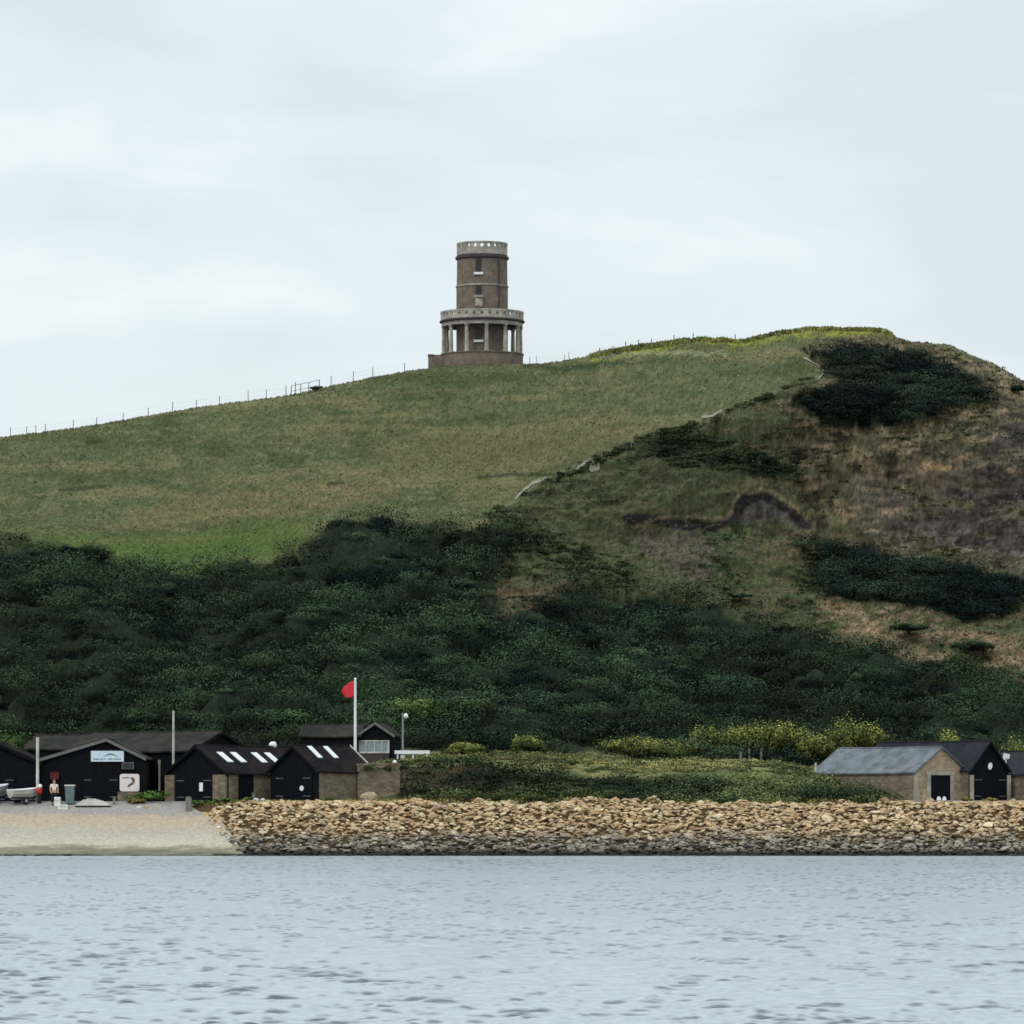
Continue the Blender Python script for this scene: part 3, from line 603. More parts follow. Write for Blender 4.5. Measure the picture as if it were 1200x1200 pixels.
def tufts(name, weight, n, size, c1, c2, label):
    p, u, py = sample(weight, n); s = size*RNG.uniform(.4, 1.5, (n, 1)); a = RNG.uniform(0, 6.28, n)
    d = np.stack([np.cos(a), np.sin(a), np.zeros(n)], 1); lean = RNG.normal(0, .35, (n, 3)); lean[:, 2] = 1
    v = np.stack([p-d*s*.6, p+d*s*.6, p+lean*s], 1).reshape(-1, 3); t = fbm(p[:, 0]*.4, p[:, 1]*.2, 4, 33)[:, None]*1.5-.25+RNG.normal(0, .25, (n, 1))
    t = np.clip(t, 0, 1); c = (c1*(1-t)+c2*t)*RNG.uniform(.7, 1.3, (n, 1))
    ob = fast_mesh(name, v, np.arange(n*3).reshape(n, 3), MT['grass'], np.repeat(c, 3, 0)); return tag(ob, label, 'grass', kind='stuff')
fieldw = uphill*(Sg < 10.3)*(1-mcliff)*(1-mscr)
tufts('field_grass', fieldw*sstep(.35, .6, fn2+.1), 45000, .12, lin(76, 84, 55)*1.1, lin(112, 109, 77)*1.15, 'tufted meadow grass on the big open field below the tower')
tufts('cliff_grass', mcliff*uphill*(1-mscr)*(1-mtop), 30000, .15, lin(58, 58, 42)*1.1, lin(104, 92, 72)*1.15, 'dry brown grass tussocks scattered over the cliff slope')
cw = (Sg > 9.85)*(Sg < 10.1)*(Ug > 690)*(Ug < 1045)
tufts('crest_grass', cw*1.0, 5000, .26, lin(66, 76, 48)*1.1, lin(124, 124, 66)*1.15, 'long grass fringing the skyline of the headland')
tufts('shore_grass', (Sg > 2.95)*(Sg < 3.9)*(Ug > 225)*(Ug < 1060), 5000, .14, lin(80, 92, 44)*1.3, lin(150, 135, 80)*1.3, 'thin grass growing along the top of the boulder bank')

def shrub(name, label, cat, loc, rx, ry, rz, c1, c2, n=14, per=90, size=.10, stem=True, group=None, flowers=None, seed=0, parts=('foliage', 'stem')):
    rs = np.random.default_rng(seed+101); root = empty(name, loc, 0, label=label, cat=cat, group=group)
    a = rs.uniform(0, 6.28, n); q = np.sqrt(rs.uniform(0, .6, n))
    cen = np.stack([np.cos(a)*q*rx, np.sin(a)*q*ry, rz*(.3+.4*rs.random(n))*(1-.35*q)], 1)
    rad = np.stack([np.full(n, rx*.42), np.full(n, ry*.42), np.full(n, rz*.36)], 1)*rs.uniform(.6, 1.25, (n, 1))
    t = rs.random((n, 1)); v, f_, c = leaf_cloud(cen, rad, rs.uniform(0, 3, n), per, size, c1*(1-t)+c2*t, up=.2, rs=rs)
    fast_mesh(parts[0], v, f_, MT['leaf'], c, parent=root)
    if flowers is not None:
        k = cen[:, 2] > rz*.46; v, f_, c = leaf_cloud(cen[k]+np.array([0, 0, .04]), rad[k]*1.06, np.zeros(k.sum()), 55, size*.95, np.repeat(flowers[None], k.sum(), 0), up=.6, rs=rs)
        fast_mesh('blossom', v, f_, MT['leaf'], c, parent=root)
    if stem:
        mb = MB(); rr = random.Random(seed)
        for k in range(4):
            e = cen[rr.randrange(n)]; mb.tube([(0, 0, -.1), (e[0]*.4, e[1]*.4, e[2]*.5), tuple(e)], [rz*.05+.02, rz*.03+.015, .012], 6)
        mb.build(parts[1], MT['bark'], root)
    return root
YL = lin(140, 142, 72)*1.0
gg = 'yellow flowering gorse bushes behind the terrace'
gor = [(545,878,425,1.5,.9,'low yellow gorse bush right of the white bench'),
       (618,872,430,1.1,1.4,'small upright gorse bush standing alone above the bluff'),
       (742,880,428,2.3,1.1,'broad low gorse bush, left of the pair in the middle of the terrace'),
       (778,886,424,1.7,1.0,'bright yellow gorse bush, right of the pair in the middle of the terrace'),
       (832,870,430,1.5,2.2,'tall gorse bush at the left end of the yellow thicket'),
       (868,876,428,1.5,1.7,'gorse bush right of the tall one with a bare post in front'),
       (896,866,432,1.9,2.4,'roundest and largest gorse bush with yellow flowers'),
       (928,868,430,1.4,2.1,'gorse bush between the largest one and the slate roofed boathouse'),
       (958,882,426,1.2,1.6,'small yellow gorse bush at the left end of the slate roof'),
       (995,864,436,1.7,2.0,'gorse bush rising behind the slate roof'),
       (1025,866,438,1.5,1.7,'rightmost gorse bush behind the slate roof'),
       (1113,866,440,1.1,1.4,'small light green bush showing between the two right boathouse roofs'),
       (1192,876,438,1.2,1.2,'gorse bush behind the boathouse at the right edge')]
GT = [876, 868, 868, 872, 856, 856, 850, 855, 866, 848, 852, 863, 870]
for i, (px, py, Y, rx, rz, lb) in enumerate(gor):
    Yk = Y*K; loc = on(px, Yk); rx *= 1.25; want = P(px, GT[i]-5, Yk).z; rz2 = max(.5, (want-loc.z)*1.12)
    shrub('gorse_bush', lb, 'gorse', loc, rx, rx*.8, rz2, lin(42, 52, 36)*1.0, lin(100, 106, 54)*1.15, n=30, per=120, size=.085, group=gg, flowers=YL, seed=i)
Yf0 = 404*K
bs = [(178,934,403.5,1.9,.95,'green shrub in front of the black wall between poster and left boathouse', (52,72,34),(96,122,60)),
      (159,938,402.6,.8,.45,'small yellowish shrub below the poster', (80,84,44),(120,112,64)),
      (238,939,401.8,1.2,.38,'low green plants in front of the notice on the left boathouse door', (44,72,32),(86,112,48)),
      (262,938,401.4,.9,.45,'low green plants before the pale pillar of the left boathouse', (44,72,32),(96,112,58)),
      (292,938,401.6,.9,.35,'low green plants beneath the four rooflights', (50,70,34),(92,104,50)),
      (375,938,401.4,1.0,.40,'low green plants at the foot of the right boathouse side wall', (50,70,34),(96,100,50)),
      (1132,937,400.5,.6,.35,'dry weeds between the stone boathouse and the black boathouse', (80,84,44),(130,118,70)),
      (1160,938,400.2,.6,.32,'dry weeds in front of the black boathouse with the white oval', (80,84,44),(130,118,70))]
for i, (px, py, Y, rx, rz, lb, a, b) in enumerate(bs):
    shrub('shrub', lb, 'shrub', on(px, Y*K), rx, rx*.5, rz, lin(*a)*1.3, lin(*b)*1.3, n=10, per=80, size=.07, seed=40+i)
for i, (px, rx, lb) in enumerate(((432, 1.0, 'ivy and weeds spilling over the left half of the yard wall'), (462, .9, 'ivy and weeds spilling over the right end of the yard wall'))):
    l_ = on(px, Yf0+.5); l_.z = P(px, 906, Yf0+.5).z; shrub('ivy', lb, 'ivy', l_, rx*1.4, .8, .8, lin(44, 54, 34), lin(96, 98, 60), n=12, per=80, size=.07, stem=True, seed=90+i)
hs = [(1068,747,1.75,1.15,'oval dark bush on the tan slope, upper left of the two'), (1138,772,2.3,1.35,'oval dark bush on the tan slope, lower right of the two'),
      (868,706,.9,.5,'tiny dark bush in the middle of the brown slope'), (1192,424+40,.7,.6,'small dark bush on the bare ridge at the right edge')]
for i, (px, py, rx, rz, lb) in enumerate(hs):
    loc = hit(px, py); loc.z += .35
    shrub('hillside_bush', lb, 'bush', loc, rx, rx*.8, rz, lin(26, 42, 32)*1.3, lin(52, 70, 44)*1.3, n=16, per=110, size=.11, seed=60+i)
ts = [(490,842,452,2.7,2.4,'light green rounded tree behind the lamp post',(44,60,34),(92,106,56)),
      (440,858,456,1.9,1.6,'dark green tree directly behind the wooden hut',(28,44,34),(56,72,46)),
      (545,852,455,2.6,2.2,'dull green tree to the right of the light green tree',(30,46,34),(66,80,46)),
      (330,860,452,2.4,1.8,'green tree behind the ridge of the four rooflights',(32,50,34),(62,80,48)),
      (18,862,458,2.4,1.6,'green tree behind the left end of the sheds',(34,52,32),(70,86,46)),
      (868,800,466,2.2,1.7,'dark rounded tree standing out of the scrub below the cliff',(22,38,32),(46,62,42))]
def tree(label, loc, r, h, c1, c2, seed):
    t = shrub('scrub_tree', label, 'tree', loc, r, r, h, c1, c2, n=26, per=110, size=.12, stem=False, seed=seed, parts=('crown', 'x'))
    mb = MB(); mb.tube([(0, 0, -.3), (.05, 0, h*.35), (.2, .05, h*.7)], [.16, .11, .05], 8)
    for k in range(5):
        a = k*1.26; mb.tube([(.05, 0, h*(.3+.05*k)), (math.cos(a)*r*.35, math.sin(a)*r*.35, h*.55), (math.cos(a)*r*.6, math.sin(a)*r*.6, h*.75)], [.07, .045, .015], 6)
    mb.build('trunk', MT['bark'], t); return t
for i, (px, py, Y, r, h, lb, a, b) in enumerate(ts):
    loc = on(px, Y*K); hh = max(h, P(px, py-12, Y*K).z-loc.z); tree(lb, loc, r, hh, lin(*a)*1.3, lin(*b)*1.3, 80+i)

# ------------------------------------------------------------------ boulders
def rock_mesh(k):
    bm = bmesh.new(); rr = random.Random(k)
    for i in range(16):
        v = Vector((rr.gauss(0, 1), rr.gauss(0, 1), rr.gauss(0, 1))).normalized(); e = rr.uniform(.8, 1.05)
        bm.verts.new((v.x*e, v.y*e*rr.uniform(.8, 1), v.z*e*rr.uniform(.7, 1)))
    r = bmesh.ops.convex_hull(bm, input=bm.verts); bmesh.ops.delete(bm, geom=[g for g in r['geom_interior'] if isinstance(g, bmesh.types.BMVert)], context='VERTS')
    bmesh.ops.bevel(bm, geom=list(bm.edges), offset=.07, segments=1, affect='EDGES')
    bmesh.ops.triangulate(bm, faces=bm.faces)
    me = bpy.data.meshes.new('boulder'); bm.to_mesh(me); bm.free(); me.materials.append(MT['rock']); return me
RM = [rock_mesh(k) for k in range(16)]
rarr = []
for me in RM:
    v = np.zeros(len(me.vertices)*3); me.vertices.foreach_get('co', v); f_ = np.array([p.vertices[:] for p in me.polygons]); rarr.append((v.reshape(-1, 3), f_))
def rock_left(py): return 222+(py-942)*1.0   # edge of the slipway
def rockz(u, Y): return ground((u-600)/F*Y, Y)
pts = []; rr = random.Random(3)
def try_spot(umin, umax):
    u = rr.uniform(umin, umax); t = rr.uniform(-.05, .93+.16*float(vnoise(np.array(u*.02), np.array(3.3)))); Y = (389.2+t*9.5)*K; z = rockz(u, Y); py = HZ-(z-CAM_H)*F/Y
    return (u, Y, z, py, t) if u > rock_left(py)+3 else None
indiv = []; tries = 0
while len(indiv) < 300 and tries < 60000:
    tries += 1; q_ = try_spot(226, 1206)
    if not q_: continue
    u, Y, z, py, t = q_; r = rr.uniform(.25, .46)*(1.3 if rr.random() < .15 else 1)
    px_r = r/Y*F
    if all(abs(u-a) > (px_r+b)*.85 or abs(py-c) > (px_r+b)*.42 for a, b, c in pts):
        pts.append((u, px_r, py)); indiv.append((u, Y, z, r, t))
print('boulders', len(indiv))
for k, (u, Y, z, r, t) in enumerate(indiv):
    ob = bpy.data.objects.new('boulder', RM[k % 16]); COL.objects.link(ob)
    ob.location = ((u-600)/F*Y, Y, z+r*.32); ob.scale = (r*rr.uniform(1, 1.5), r*rr.uniform(.8, 1.1), r*rr.uniform(.38, .72))
    ob.rotation_euler = (rr.uniform(-.4, .4), rr.uniform(-.4, .4), rr.uniform(0, 6.28))
    if z < .75: lb, gr = 'grey weed stained boulder lying at the waterline of the rock bank', 'boulders along the waterline'
    elif z < 1.9: lb, gr = 'mottled limestone boulder halfway up the rock bank', 'boulders in the middle of the rock bank'
    else: lb, gr = 'pale ochre limestone boulder near the top of the rock bank', 'boulders along the top of the rock bank'
    tag(ob, lb, 'boulder', gr)
Vs, Fs, Cs = [], [], []; nb = 0; rs = np.random.default_rng(9); n = 0
rr = random.Random(12)
while n < 11000:
    q_ = try_spot(226, 1330)
    if not q_: continue
    n += 1; u, Y, z, py, t = q_; r = rr.uniform(.11, .29)*(1.3 if u > 1210 else 1)
    v, f_ = rarr[rr.randrange(16)]; e = Matrix.Rotation(rr.uniform(0, 6.28), 3, 'Z') @ Matrix.Rotation(rr.uniform(-.6, .6), 3, 'X')
    vv = (v*np.array([r*rr.uniform(1, 1.5), r, r*rr.uniform(.35, .75)])) @ np.array(e).T+np.array([(u-600)/F*Y, Y, z+r*.25])
    Vs.append(vv); Fs.append(f_+nb); nb += len(v); Cs.append(np.full((len(v), 3), rr.random()))
tag(fast_mesh('small_rocks', np.concatenate(Vs), np.concatenate(Fs), MT['rockstuff'], np.concatenate(Cs)), 'smaller limestone rubble packed between the boulders of the shore', 'rocks', kind='stuff')
Vs, Fs, Cs = [], [], []; nb = 0
for k in range(150):                     # weed-covered stones at the foot of the slipway
    u = rr.uniform(-300, 86) if k < 110 else rr.uniform(250, 300); Y = (389.2+rr.uniform(0, .6))*K; r = rr.uniform(.1, .24)
    v, f_ = rarr[rr.randrange(16)]; vv = v*np.array([r*1.6, r, r*.5])+np.array([(u-600)/F*Y, Y, .05]); Vs.append(vv); Fs.append(f_+nb); nb += len(v); Cs.append(np.full((len(v), 3), rr.random()))
tag(fast_mesh('seaweed_stones', np.concatenate(Vs), np.concatenate(Fs), MT['rockstuff'], np.concatenate(Cs)), 'black seaweed covered stones at the foot of the slipway', 'stones', kind='stuff')

# ------------------------------------------------------------------ tower
def perforated(mb, ri, ro, z0, z1, n, hr, skip=()):
    """ring wall pierced by n round holes"""
    zc = (z0+z1)/2; m = 16
    for k in range(n):
        t0 = 2*math.pi*k/n; wt = 2*math.pi/n
        ring = {}
        for key, r in (('i', ri), ('o', ro)):
            outer = []; inner = []
            for j in range(m):
                a = 2*math.pi*j/m+math.pi/4; ca, sa = math.cos(a), math.sin(a); q = max(abs(ca), abs(sa))
                outer.append((t0+wt/2*ca/q, zc+(z1-z0)/2*sa/q)); inner.append((t0+hr/ro*ca, zc+hr*sa))
            ring[key] = ([(r*math.sin(t), -r*math.cos(t), z) for t, z in outer], [(r*math.sin(t), -r*math.cos(t), z) for t, z in inner])
        vs = ring['o'][0]+ring['o'][1]+ring['i'][0]+ring['i'][1]; fs = []
        for j in range(m):
            j2 = (j+1) % m
            fs += [(j, j2, m+j2, m+j), (2*m+j2, 2*m+j, 3*m+j, 3*m+j2), (m+j, m+j2, 3*m+j2, 3*m+j)]
            if vs[j][2] > z1-1e-4 and vs[j2][2] > z1-1e-4 or vs[j][2] < z0+1e-4 and vs[j2][2] < z0+1e-4: fs.append((j, j2, 2*m+j2, 2*m+j))
        mb.add(vs, fs)
def tower():
    Yt = 535.6*K; base = P(565, 427, Yt); q = Yt/F
    h = lambda py: (427-py)*q
    root = empty('clifftop_tower', base, 0, label='round brick folly tower with a colonnade and pierced parapets on the hill', cat='tower')
    mb = MB(); mb.lathe([(0, -2), (48.0*q, -2), (48.0*q, h(417)), (49.0*q, h(416.6)), (49.0*q, h(415.4)), (0, h(415.4))], 72); mb.build('plinth', MT['brick'], root)
    mb = MB(); mb.box((-52*q, 0, h(422)-.5), (22*q, 28*q, 10*q+1)); mb.box((-60*q, 0, h(417.2)), (7*q, 30*q, 1.4*q)); mb.build('entrance_steps', MT['brick'], root)
    # wall: drum from plinth to cornice
    mb = MB(); mb.lathe([(30.2*q, h(415.4)), (30.2*q, h(336.2)), (29.8*q, h(335)), (29.4*q, h(304.5))], 72); mb.build('wall', MT['brick'], root)
    mb = MB(); mb.lathe([(29.4*q, h(337.2)), (31*q, h(337)), (31*q, h(335.4)), (29.2*q, h(335))], 72); mb.build('string_course', MT['palestone'], root)
    mb = MB(); mb.lathe([(29*q, h(305.5)), (30*q, h(305)), (31.4*q, h(304)), (31.4*q, h(301.6)), (29.4*q, h(300.8)), (29.2*q, h(298.5))], 72); mb.build('cornice', MT['darkstone'], root)
    mb = MB(); mb.lathe([(27*q, h(300)), (29.7*q, h(300)), (29.7*q, h(292.8)), (27.2*q, h(292.8))], 72, True)
    perforated(mb, 27.3*q, 29.6*q, h(292.8), h(287.4), 22, 2.15*q)
    mb.lathe([(26.9*q, h(287.4)), (30*q, h(287.4)), (30*q, h(285.6)), (26.9*q, h(285.6))], 72, True)
    mb.build('upper_parapet', MT['palestone'], root)
    mb = MB(); mb.lathe([(0, h(299)), (28*q, h(299)), (28*q, h(301)), (0, h(301))], 48); mb.build('roof', MT['darkstone'], root)
    # colonnade
    for k in range(12):
        a = R(7+30*k); x, y = math.sin(a)*45.2*q, -math.cos(a)*45.2*q
        mb = MB(); mb.lathe([(0, h(415.4)), (3.0*q, h(415.4)), (3.0*q, h(413.8)), (2.5*q, h(413.2)), (2.45*q, h(404)), (2.05*q, h(386)), (2.7*q, h(385.4)), (2.9*q, h(384.6)), (2.9*q, h(383.4)), (0, h(383.4))], 20, c=(x, y, 0)); mb.build('column', MT['palestone'], root, smooth=False)
    mb = MB(); mb.lathe([(42.2*q, h(383.4)), (47.6*q, h(383.4)), (47.6*q, h(379.2)), (42.2*q, h(379.2))], 72, True); mb.build('entablature', MT['palestone'], root)
    mb = MB(); mb.lathe([(30*q, h(379.2)), (48*q, h(379.2)), (50*q, h(378.2)), (50*q, h(376.8)), (48*q, h(376.2)), (30*q, h(376.2))], 72, True); mb.build('balcony_slab', MT['darkstone'], root)
    mb = MB(); mb.lathe([(46.6*q, h(376.2)), (48.7*q, h(376.2)), (48.7*q, h(374)), (46.6*q, h(374))], 72, True)
    perforated(mb, 46.8*q, 48.6*q, h(374), h(368.2), 33, 1.75*q)
    mb.lathe([(46.4*q, h(368.2)), (49*q, h(368.2)), (49*q, h(366.2)), (46.4*q, h(366.2))], 72, True); mb.build('balcony_parapet', MT['palestone'], root)
    # windows round the drum; the front one of each storey is the one in view
    for zt, zb, w, r in ((305.5, 322.3, 5.6, 29.6), (338.5, 349.0, 6.2, 30.2), (387.5, 401.2, 6.4, 30.2)):
        for az in (-7.6, 172.4):
            wr = empty('window', (0, 0, 0)); wr.parent = root; wr.rotation_euler = (0, 0, R(az))
            zc = (h(zt)+h(zb))/2; hh = h(zt)-h(zb); y = -r*q
            f = MB()
            for s in (-1, 1): f.box((s*w*q/2, y, zc), (.8*q, 1.6*q, hh))
            f.box((0, y, h(zt)), ((w+1)*q, 1.7*q, .9*q)); f.box((0, y-.2*q, zc), (.35*q, 1.1*q, hh)); f.box((0, y-.2*q, zc), (w*q, 1.0*q, .35*q)); f.build('frame', MT['darkstone'], wr)
            g = MB(); g.box((0, y+.1*q, zc), (w*q, .9*q, hh)); g.build('pane', MT['darkglass'], wr)
            s = MB(); s.box((0, y-.6*q, h(zb+1.3)), ((w+5)*q, 3.0*q, 2.7*q)); s.build('sill', MT['white'] if zb < 330 or zb > 400 else MT['palestone'], wr)
    mb = MB(); mb.box((-4*q+.3*q, -30.1*q, h(357)), (8.5*q, 1.4*q, 10*q)); ob = mb.build('door_surround', MT['palestone'], root)
    mb = MB(); mb.prism([(-1.2*q, h(363)), (2.6*q, h(363)), (3.2*q, h(353)), (1.2*q, h(357))], -31.3*q, -30.6*q); mb.build('door', MT['brick'], root)
    a = R(40.5); mb = MB(); mb.tube([(math.sin(a)*30.7*q, -math.cos(a)*30.7*q, h(375)), (math.sin(a)*30.7*q, -math.cos(a)*30.7*q, h(300))], .75*q, 8); mb.build('drainpipe', MT['darkstone'], root)
    return root
tower()

# ------------------------------------------------------------------ sheds
def shed(name, label, cat, loc, a, w, L, he, hr, gm, sm, rm, over=.22, group=None, apex=0., heL=None, barge=None, gable=True, th=.16):
    """gable front faces local -y; origin at the front centre on the ground"""
    root = empty(name, loc, a, label=label, cat=cat, group=group); heL = he if heL is None else heL
    ax = apex*w; b = -.6
    prof = [(-w/2, b), (w/2, b), (w/2, he), (ax, hr), (-w/2, heL)]
    mb = MB(); mb.prism(prof, 0, th); mb.build('gable_wall', gm, root)
    mb = MB(); mb.prism(prof, L-th, L); mb.build('gable_wall', gm, root)
    mb = MB(); mb.box((w/2-th/2, L/2, (he+b)/2), (th, L-2*th, he-b)); mb.build('side_wall', sm, root)
    mb = MB(); mb.box((-w/2+th/2, L/2, (heL+b)/2), (th, L-2*th, heL-b)); mb.build('side_wall', sm, root)
    t = .11; sr = (hr-he)/(w/2-ax); sl = (hr-heL)/(w/2+ax); xo = over
    mb = MB()
    for s, sp, hh, X in ((1, sr, he, w/2), (-1, sl, heL, w/2)):
        ex, ez = s*(X+xo), hh-sp*xo
        poly = [(ax, hr+.02), (ex, ez+.02), (ex, ez+.02+t), (ax, hr+.02+t)]
        if s < 0: poly = poly[::-1]
        n_ = 14; L0, L1 = -over, L+over   # the long edge sags and wanders a little
        for i in range(n_):
            y0 = L0+(L1-L0)*i/n_; y1 = L0+(L1-L0)*(i+1)/n_
            d0 = -.05*math.sin(math.pi*i/n_)+.012*math.sin(i*2.3+w); d1 = -.05*math.sin(math.pi*(i+1)/n_)+.012*math.sin((i+1)*2.3+w)
            vs = [(x, y0, z+d0) for x, z in poly]+[(x, y1, z+d1) for x, z in poly]
            mb.add(vs, [(j, j+4, (j+1) % 4+4, (j+1) % 4) for j in range(4)]+([(0, 1, 2, 3)] if i == 0 else [])+([(7, 6, 5, 4)] if i == n_-1 else []))
    mb.build('roof', rm, root)
    if barge:
        mb = MB()
        for ex, ez in ((w/2+xo, he-sr*xo), (-w/2-xo, heL-sl*xo)):
            mb.prism([(ax, hr-.12), (ex, ez-.12), (ex, ez+.10), (ax, hr+.10)], -over-.045, -over-.005)
        mb.build('bargeboard', barge, root)
    mb = MB(); mb.tube([(ax, -over, hr+t+.02), (ax, L/2, hr+t-.03), (ax, L+over, hr+t+.02)], .06, 6); mb.build('ridge_cap', rm if barge is None else rm, root)
    root['dims'] = 0; del root['dims']
    return root, dict(sr=sr, sl=sl, ax=ax, t=t)
def board_door(root, x, z0, w, h, m, y=-.04, handle=True):
    d = MB(); d.box((x, y, z0+h/2), (w, .07, h)); dd = d.build('door', m, root)
    s = MB()
    for zz in (.2, .78):
        for sx in (-1, 1): s = MB(); s.box((x+sx*w*.36, y-.05, z0+h*zz), (w*.2, .025, .05)); s.build('hinge', MT['weatherwood'], dd)
    s = MB(); s.box((x, y-.045, z0+h/2), (.03, .02, h)); s.build('meeting_stile', MT['roofdark'], dd)
    return dd
def rooflight(root, side, hw, he, info, y, wy, f0, f1):
    """strip of clear sheet on a roof slope, from fraction f0 to f1 of ridge->eave"""
    sp = info['sr']; hr = he+sp*(hw-info['ax']); x0 = info['ax']+(hw-info['ax'])*f0; x1 = info['ax']+(hw-info['ax'])*f1
    z = lambda x: hr-sp*(x-info['ax'])+info['t']-.01
    mb = MB(); mb.add([(x0, y, z(x0)), (x1, y, z(x1)), (x1, y+wy, z(x1)), (x0, y+wy, z(x0)), (x0, y, z(x0)+.05), (x1, y, z(x1)+.05), (x1, y+wy, z(x1)+.05), (x0, y+wy, z(x0)+.05)],
                      [(3,2,1,0),(4,5,6,7),(0,1,5,4),(1,2,6,5),(2,3,7,6),(3,0,4,7)]); return mb.build('rooflight', MT['glow'], root)
q4 = 404*K/F; Yf = 404*K
# --- left boathouse with four rooflights (front gable + right side in view)
a = R(-40); cs = math.cos(a)
wD = 75*q4/cs; LD = 122*q4/math.sin(-a); heD, hrD = 34*q4, 65*q4
loc = on(230.5, Yf+wD/2*math.sin(-a)*.0)
rD, iD = shed('boathouse', 'left stone boathouse with black gable and four rooflights', 'boathouse', loc, a, wD, LD, heD, hrD, MT['black'], MT['rubble'], MT['roofdark'], barge=MT['black'])
mb = MB(); mb.box((-wD/2+.42, -.09, heD*.46), (.88, .18, heD*.96)); mb.build('stone_pillar', MT['rubble'], rD)
mb = MB(); mb.box((wD/2-.62, -.09, heD*.46), (1.26, .18, heD*.96)); mb.build('stone_pillar', MT['rubble'], rD)
board_door(rD, -.2, -.05, wD-2.3, heD*.98, MT['blackpaint'])
mb = MB(); mb.box((.55, -.12, heD*.52), (.34, .03, .62)); mb.build('notice', MT['white'], rD)
for f_ in (.125, .245, .435, .555): rooflight(rD, 1, wD/2, heD, iD, LD*f_-.25, .62, .27, .64)
mb = MB(); mb.box((wD/2+.04, LD*.165, heD*.5-.1), (.10, 1.5, heD*.96)); mb.build('side_door', MT['blackpaint'], rD)
# --- right boathouse of the left group
wE = 57*q4/cs; LE = 60*q4/math.sin(-a); heE, hrE = 36*q4, 64*q4
loc = on(344.5, Yf-1.5)
rE, iE = shed('boathouse', 'small boathouse with a tall black front and two rooflights', 'boathouse', loc, a, wE, LE, heE, hrE, MT['black'], MT['rubble'], MT['roofdark'], barge=MT['black'])
board_door(rE, 0, -.05, wE*.8, heE*1.0, MT['blackpaint'])
mb = MB(); mb.tube([(.85, -.13, 15.5*q4), (.85, -.09, 15.5*q4)], .19, 12); mb.build('notice', MT['white'], rE)
for f_ in (.22, .52): rooflight(rE, 1, wE/2, heE, iE, LE*f_, .5, .04, .52)
mb = MB(); mb.prism([(0, hrE-.05), (wE/2+.25, heE-.2), (wE/2+.25, heE+.02), (0, hrE+.2)], LE+.225, LE+.32); mb.build('verge_board', MT['offwhite'], rE)
for k in range(2):
    mb = MB(); mb.tube([(wE/2+.03, .9+k*2.2, .9), (wE/2+.03, .9+k*2.2, .95)], .3, 10); 
# stone yard wall that runs on from it
wl = empty('stone_wall', on(447, Yf+.3), 0, label='rubble stone yard wall between the small boathouse and the bluff', cat='wall')
mb = MB(); mb.box((-.2, 0, .8), (50*q4, .4, 2.9)); mb.build('wall', MT['rubble'], wl)
mb = MB()
for k in range(9): mb.box((-.2-24*q4+k*5.9*q4+1.5*q4*.6, 0, 2.33+random.uniform(-.03, .03)), (5.6*q4, .46, .16))
mb.build('coping', MT['rubble'], wl)
mb = MB(); mb.blob((0, 0, 0), (.16, .13, .14), 2, .12); tag(mb.build('white_stone', MT['white']), 'small white stone on top of the rubble yard wall', 'stone').location = on(447, Yf+.3)+Vector((.95, 0, 2.48))
# --- black shed with the long sign
wB = 123*q4; YB = Yf+1.2; qB = YB/F
heB = (939-887)*qB; hrB = (939-866)*qB
rB, iB = shed('sign_shed', 'large black shed with a pale sign board and a square poster', 'shed', on(106.5, YB), 0, wB, 7.5, heB, hrB, MT['black'], MT['black'], MT['roofbrown'], barge=MT['weatherwood'], apex=.15, heL=(939-890)*qB)
board_door(rB, (118-106.5)*qB, -.05, 42*qB, 34*qB, MT['blackpaint'])
X = lambda px: (px-106.5)*qB
Zp = lambda py: (940-py)*qB
sg = empty('sign', (X(126), -.10, Zp(886.3))); sg.parent = rB
mb = MB(); mb.box((0, 0, 0), (38.5*qB, .06, 12.6*qB)); mb.build('board', MT['signface'], sg)
mb = MB()
pp = [(-16+i*1.15, random.uniform(.5, 1.1)) for i in range(28)]
for i, (x_, h_) in enumerate(pp):
    if i in (6, 13, 14, 20): continue
    mb.box((x_*qB, -.04, -3.3*qB), (.75*qB, .012, h_*1.6*qB))
for i in range(16):
    t0 = i/16; t1 = (i+1)/16; f1 = lambda t: ((-4+16*t)*qB, (-.6+3.6*math.sin(t*math.pi)*(1-.25*t))*qB)
    (x0, z0), (x1, z1) = f1(t0), f1(t1); tk = .55*qB*math.sin(math.pi*(t0+.03))+.2*qB; mb.prism([(x0, z0-tk), (x1, z1-tk), (x1, z1+tk), (x0, z0+tk)], -.046, -.036)
mb.build('lettering', MT['signink'], sg)
def rrect(w, h, r, n=5):
    out = []
    for cx, cz, a0 in ((w/2-r, h/2-r, 0), (-w/2+r, h/2-r, 90), (-w/2+r, -h/2+r, 180), (w/2-r, -h/2+r, 270)):
        for k in range(n+1): t = R(a0+90*k/n); out.append((cx+r*math.cos(t), cz+r*math.sin(t)))
    return out
sg = empty('poster', (X(152), -.10, Zp(917.3))); sg.parent = rB
mb = MB(); mb.prism(rrect(23*qB, 20.5*qB, 3*qB), -.03, .03); mb.build('board', MT['poster'], sg)
mb = MB(); c_ = [(1.5,6.4),(4.6,6.0),(6.2,3.6),(6.0,.8),(4.2,-1.6),(1.4,-3.2),(-1.4,-5.2),(-2.6,-4.6),(-.4,-2.2),(2.0,-.6),(3.2,1.4),(3.0,3.6),(1.2,4.6)]
mb.prism([(x*qB, z*qB) for x, z in c_], -.052, -.042); mb.build('emblem', MT['posterink'], sg)
